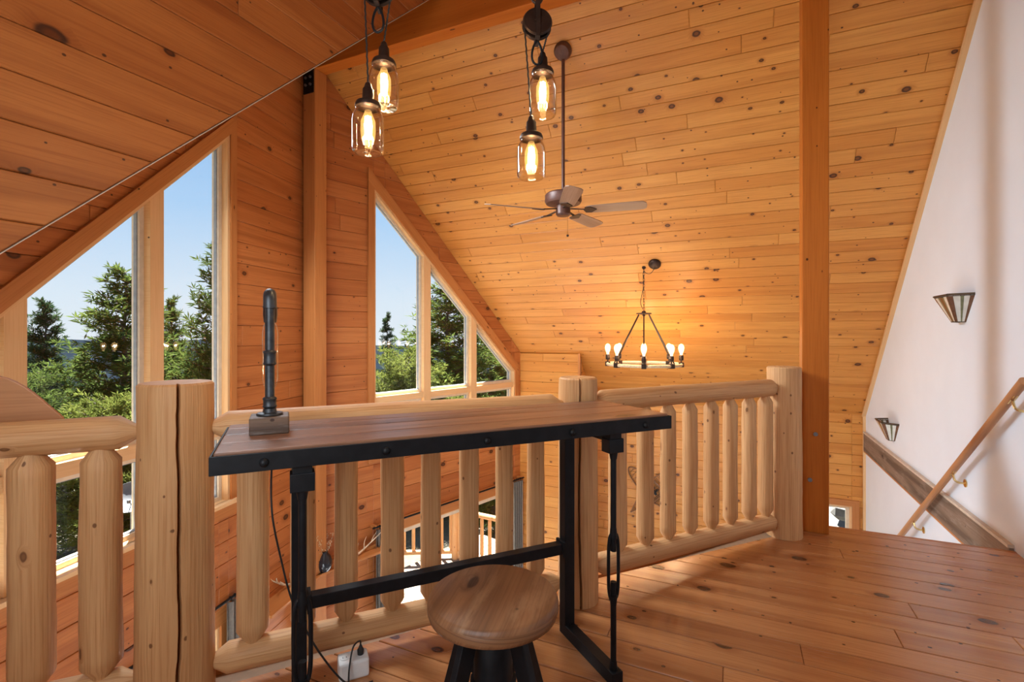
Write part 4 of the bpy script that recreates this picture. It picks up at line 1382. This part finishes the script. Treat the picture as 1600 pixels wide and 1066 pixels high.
# deck boards follow the right prow wall
dk = bpy.data.objects.new('deck', None)
COL.objects.link(dk)
struct(dk, 'pale sunlit wooden deck outside the patio doors')
T_deck = frame_map((XR, YA, ZF - .03), (math.cos(PR), -math.sin(PR), 0), (math.sin(PR), math.cos(PR), 0), (0, 0, 1))
planks(dk, T_deck, [(-5.2, 0.16), (5.2, 0.16), (5.2, 2.75), (-5.2, 2.75)], [], 0.14, 'deck', 71, 0.16, (2.5, 4.5), thick=0.03, gap=0.008)
def deck_rail(a, b, label, seed, n):
    a, b = Vector(a), Vector(b)
    t = thing('deck_railing', label, 'railing', (a + b) / 2)
    up = Vector((0, 0, 1))
    log('top_rail', a + up * .92, b + up * .92, .05, .05, parent=t, seed=seed, seg=14, rows=20)
    log('bottom_rail', a + up * .13, b + up * .13, .045, .045, parent=t, seed=seed + 1, seg=14, rows=20)
    for k in range(n):
        p = a + (b - a) * ((k + .5) / n)
        log('baluster', p + up * .15, p + up * .9, .035, .034, parent=t, seed=seed + 2 + k, seg=10, rows=8, ten0=.05, ten1=.05)
    return t
zd = ZF
q0, q1, q2 = Vector((7.05, 6.95, zd)), Vector((8.143, 4.915, zd)), Vector((8.02, 3.55, zd))
deck_rail(q0, q1, 'log deck railing running away to the left, seen through the patio door', 400, 13)
deck_rail(q2, q1, 'log deck railing at the right side of the patio door view', 450, 8)
for p, lb in ((q1, 'log corner post of the deck railing'), (q2, 'log end post of the deck railing by the house')):
    o = log('deck_post', (0, 0, 0), (0, 0, 1.05), .08, .078, seed=int(p.x * 10), seg=16, rows=10)
    o.location = p
    tag(o, lb, 'post')

gm = MB()
N = 70
def gh(x, y):
    d = math.hypot(x - 3, y - 3)
    z = -3.75 - 0.055 * max(0, d - 7) + 0.35 * noise.noise((x * .13, y * .13, 0)) * min(1, max(0, d - 7) / 6)
    return z + max(0, (x - 8.5)) * 0.10 * (1 if y < 2 else max(0, 1 - (y - 2) / 4)) - 0.0
for i in range(N + 1):
    for j in range(N + 1):
        x, y = -70 + 160 * i / N, -60 + 160 * j / N
        gm.v.append(Vector((x, y, gh(x, y))))
for i in range(N):
    for j in range(N):
        a = i * (N + 1) + j
        gm.face((a, a + N + 1, a + N + 2, a + 1))
struct(gm.build('ground', 'ground', smooth=True), 'dry forest floor sloping away from the house')
hm = MB()
for i in range(61):
    a = math.radians(-10 + 130 * i / 60)
    R0 = 420
    hgt = -14 + 22 * (0.5 + 0.5 * noise.noise((i * .12, 3.3, 0))) * (0.35 + .65 * math.exp(-((math.degrees(a) - 68) / 26) ** 2))
    hm.v += [Vector((R0 * math.cos(a), R0 * math.sin(a), -40)), Vector((R0 * math.cos(a), R0 * math.sin(a), hgt)), Vector(((R0 + 120) * math.cos(a), (R0 + 120) * math.sin(a), -40))]
for i in range(60):
    for k in (0, 1):
        hm.face((i * 3 + k, i * 3 + 3 + k, i * 3 + 4 + k, i * 3 + 1 + k))
struct(hm.build('hills', 'hill', smooth=True), 'blue wooded hills on the horizon')

def tree_proto(H, R, seed, kind):
    rg = random.Random(seed)
    tr, fo = MB(), MB()
    pts = [Vector((.06 * H * .15 * noise.noise((seed, k * .6, 0)), .06 * H * .15 * noise.noise((seed, k * .6, 5)), H * k / 10)) for k in range(11)]
    tr.tube(pts, [max(.015, .017 * H * (1 - k / 10.3)) for k in range(11)], 8)
    spruce = kind == 'spruce'
    lv = 40 if spruce else 34
    for i in range(lv):
        t = (0.10 if spruce else 0.14) + (0.985 - 0.12) * i / (lv - 1)
        if t > 1:
            continue
        z = H * t
        cx = pts[min(10, int(t * 10))]
        pr_ = (1 - t) ** (0.85 if spruce else 0.62) + .035
        if kind == 'round':
            pr_ = math.sqrt(max(.01, 1 - ((t - .42) / .60) ** 2))
        for b_ in range(5 if spruce else 6):
            a = rg.uniform(0, 2 * PI)
            L = R * pr_ * rg.uniform(.62, 1.12)
            el = (-.25 if spruce else .10) + rg.uniform(-.12, .25) + .35 * t
            d = Vector((math.cos(a) * math.cos(el), math.sin(a) * math.cos(el), math.sin(el)))
            p0 = Vector((cx.x, cx.y, z + rg.uniform(-.2, .2)))
            tip = p0 + d * L + Vector((0, 0, .10 * L))
            mid = p0 + d * L * .55
            tr.tube([p0, mid, tip], [.018 + .012 * (1 - t), .012, .004], 4, cap=False)
            n = max(5, int(L * (13 if not spruce else 13)))
            for k in range(n):
                f = .22 + .80 * (k + rg.random()) / n
                c = p0 + (mid - p0) * (f / .55) if f < .55 else mid + (tip - mid) * ((f - .55) / .45)
                sp = .16 * L * (0.5 + .5 * f) if not spruce else .10 * L
                c = c + Vector((rg.uniform(-sp, sp), rg.uniform(-sp, sp), rg.uniform(-sp * .5, sp * .7)))
                for q in range(10):
                    e = (d * .6 + Vector((rg.gauss(0, 1), rg.gauss(0, 1), rg.gauss(.35, .8)))).normalized()
                    s_ = e.cross(Vector((rg.gauss(0, 1), rg.gauss(0, 1), rg.gauss(0, 1)))).normalized()
                    ln = rg.uniform(.12, .24) * (.8 if spruce else 1)
                    wd = ln * .085
                    bb_ = fo.add([c - s_ * wd * .4, c + e * ln * .55 - s_ * wd, c + e * ln, c + e * ln * .55 + s_ * wd])
                    fo.face((bb_, bb_ + 1, bb_ + 2, bb_ + 3))
    return tr, fo

def build_tree(name, label, loc, protos, mat, rz, sc):
    t = thing(name, label, 'tree', loc, rz, 'trees outside the windows')
    t.scale = (sc[0], sc[0], sc[1])
    for me_name, me in protos:
        o = bpy.data.objects.new(me_name, me)
        COL.objects.link(o)
        o.parent = t
        if me_name == 'foliage':
            o.material_slots[0].link = 'OBJECT'
            o.material_slots[0].material = M[mat]
    return t
protos = {}
for kd, H, R, sd in (('pine', 8.0, 1.9, 3), ('spruce', 8.0, 1.45, 4), ('round', 6.0, 2.3, 5), ('pine2', 8.0, 1.6, 8)):
    tr, fo = tree_proto(H, R, sd, kd)
    ta = tr.build('trunk', 'bark', smooth=True)
    fa_ = fo.build('foliage', 'needle')
    protos[kd] = (('trunk', ta.data), ('foliage', fa_.data))
    bpy.data.objects.remove(ta)
    bpy.data.objects.remove(fa_)
    protos[kd + 'H'] = H
trees = [   # x, y, top height, kind, needles, width factor, label
    (7.74, 19.13, 2.15, 'pine2', 'needle2', 1.0, 'dark thin pine seen at the left end of the tall left window'),
    (7.57, 14.69, 2.85, 'pine', 'needle', 1.35, 'full green pine in the middle pane of the left window'),
    (9.95, 16.70, 2.3, 'pine2', 'needle', 0.75, 'slim pine seen between the two large left panes'),
    (7.42, 10.45, 3.3, 'pine', 'needle', 1.0, 'tall pine at the right edge of the left window'),
    (16.08, 12.93, 2.15, 'spruce', 'needle2', 0.85, 'slender dark spruce in the right prow window'),
    (14.7, 9.2, 3.1, 'pine', 'needle', 1.75, 'broad bushy pine filling the middle pane of the right window'),
    (11.4, 8.5, 0.5, 'round', 'needle3', 0.85, 'low yellow green pine before the spruce in the right window'),
    (19.6, 10.07, 1.2, 'pine', 'needle', 1.6, 'green pine behind the smallest pane of the right window'),
    (17.5, 13.2, 0.2, 'pine', 'needle', 1.1, 'low pine behind the slender spruce'),
    (5.6, 15.2, 0.2, 'round', 'needle', 1.0, 'low bushy pine under the dark thin pine of the left window'),
    (6.3, 12.6, -0.35, 'round', 'needle3', 0.8, 'bright low pine in front of the full pine of the left window'),
    (8.9, 13.4, 0.1, 'pine', 'needle', 1.2, 'bushy pine low behind the left mullion'),
    (4.4, 13.6, -0.6, 'pine', 'needle2', 0.9, 'dark pine low in the left lower pane'),
    (4.1, 17.5, 0.7, 'pine', 'needle', 1.0, 'green pine at the far left of the left window'),
    (9.2, 20.5, 0.4, 'pine', 'needle', 1.2, 'distant pine between the two left pines'),
    (12.2, 18.5, 0.5, 'pine', 'needle2', 1.2, 'distant pine behind the right edge of the left window'),
    (22.5, 15.5, 0.3, 'pine', 'needle', 1.4, 'distant pine behind the right window'),
    (24.0, 11.5, 0.2, 'pine2', 'needle2', 1.4, 'distant pine far right behind the right window'),
    (12.6, 7.3, -0.9, 'pine', 'needle', 0.9, 'green pine rising beyond the deck railing'),
    (11.2, 5.6, -1.3, 'round', 'needle', 0.7, 'low green pine right of the deck railing'),
]
for i, (x, y, zt_, kd, mt, wf, lb) in enumerate(trees):
    g0 = gh(x, y) - .1
    H = zt_ - g0
    base = protos[kd + 'H']
    build_tree('spruce_tree' if kd == 'spruce' else 'pine_tree', lb, (x, y, g0), protos[kd], mt, i * 1.3, (wf * (0.55 + .45 * H / base), H / base))

di = thing('satellite_dish', 'grey satellite dish on a pole outside the left window', 'dish', (4.22, 8.0, gh(4.22, 8.0) - .1))
hd_ = -1.16 - (gh(4.22, 8.0) - .1)
MB().cyl((0, 0, 0), (0, 0, hd_ - .02), .025, seg=10).build('pole', 'steel', di, smooth=True)
Rd = Vector((0, 0, 1)).rotation_difference(Vector((-.45, -.55, .7)).normalized()).to_matrix()
MB().lathe([(.001, 0), (.1, .012), (.19, .045), (.25, .085), (.245, .09), (.185, .052), (.1, .02), (.001, .008)], (0, 0, hd_), 28, caps=False, ax=Rd).build('reflector', 'dish', di, smooth=True)
MB().tube([(.03, .04, hd_ - .1), (-.13, -.16, hd_ + .02)], .007, 6).box((-.13, -.16, hd_ + .03), (.035, .035, .045)).build('receiver', 'dish', di)

rk = random.Random(3)
m = MB()
for k in range(46):
    x, y, r_ = 9.2 + rk.uniform(0, 3.2), -4.2 + rk.uniform(0, 4.2), rk.uniform(.14, .34)
    one = MB().ball((0, 0, 0), r_, 8, (1, 1, .7))
    o3 = Vector((x, y, -2.45 + 0.45 * (x - 9.2) + rk.uniform(-.1, .1)))
    b = m.add([v * (1 + .5 * noise.noise(v * 5 + Vector((k * 5, 0, 0)))) + o3 for v in one.v])
    for f in one.f:
        m.face([b + i for i in f])
# the earth they sit in
m.box((10.8, -2.1, -2.6), (4.4, 4.6, 0.2), Matrix.Rotation(-math.atan(0.45), 3, 'Y'))
o = m.build('rock_bank', 'rock')
o['kind'] = 'stuff'
tag(o, 'bank of pale broken rock outside the small low window', 'rocks')
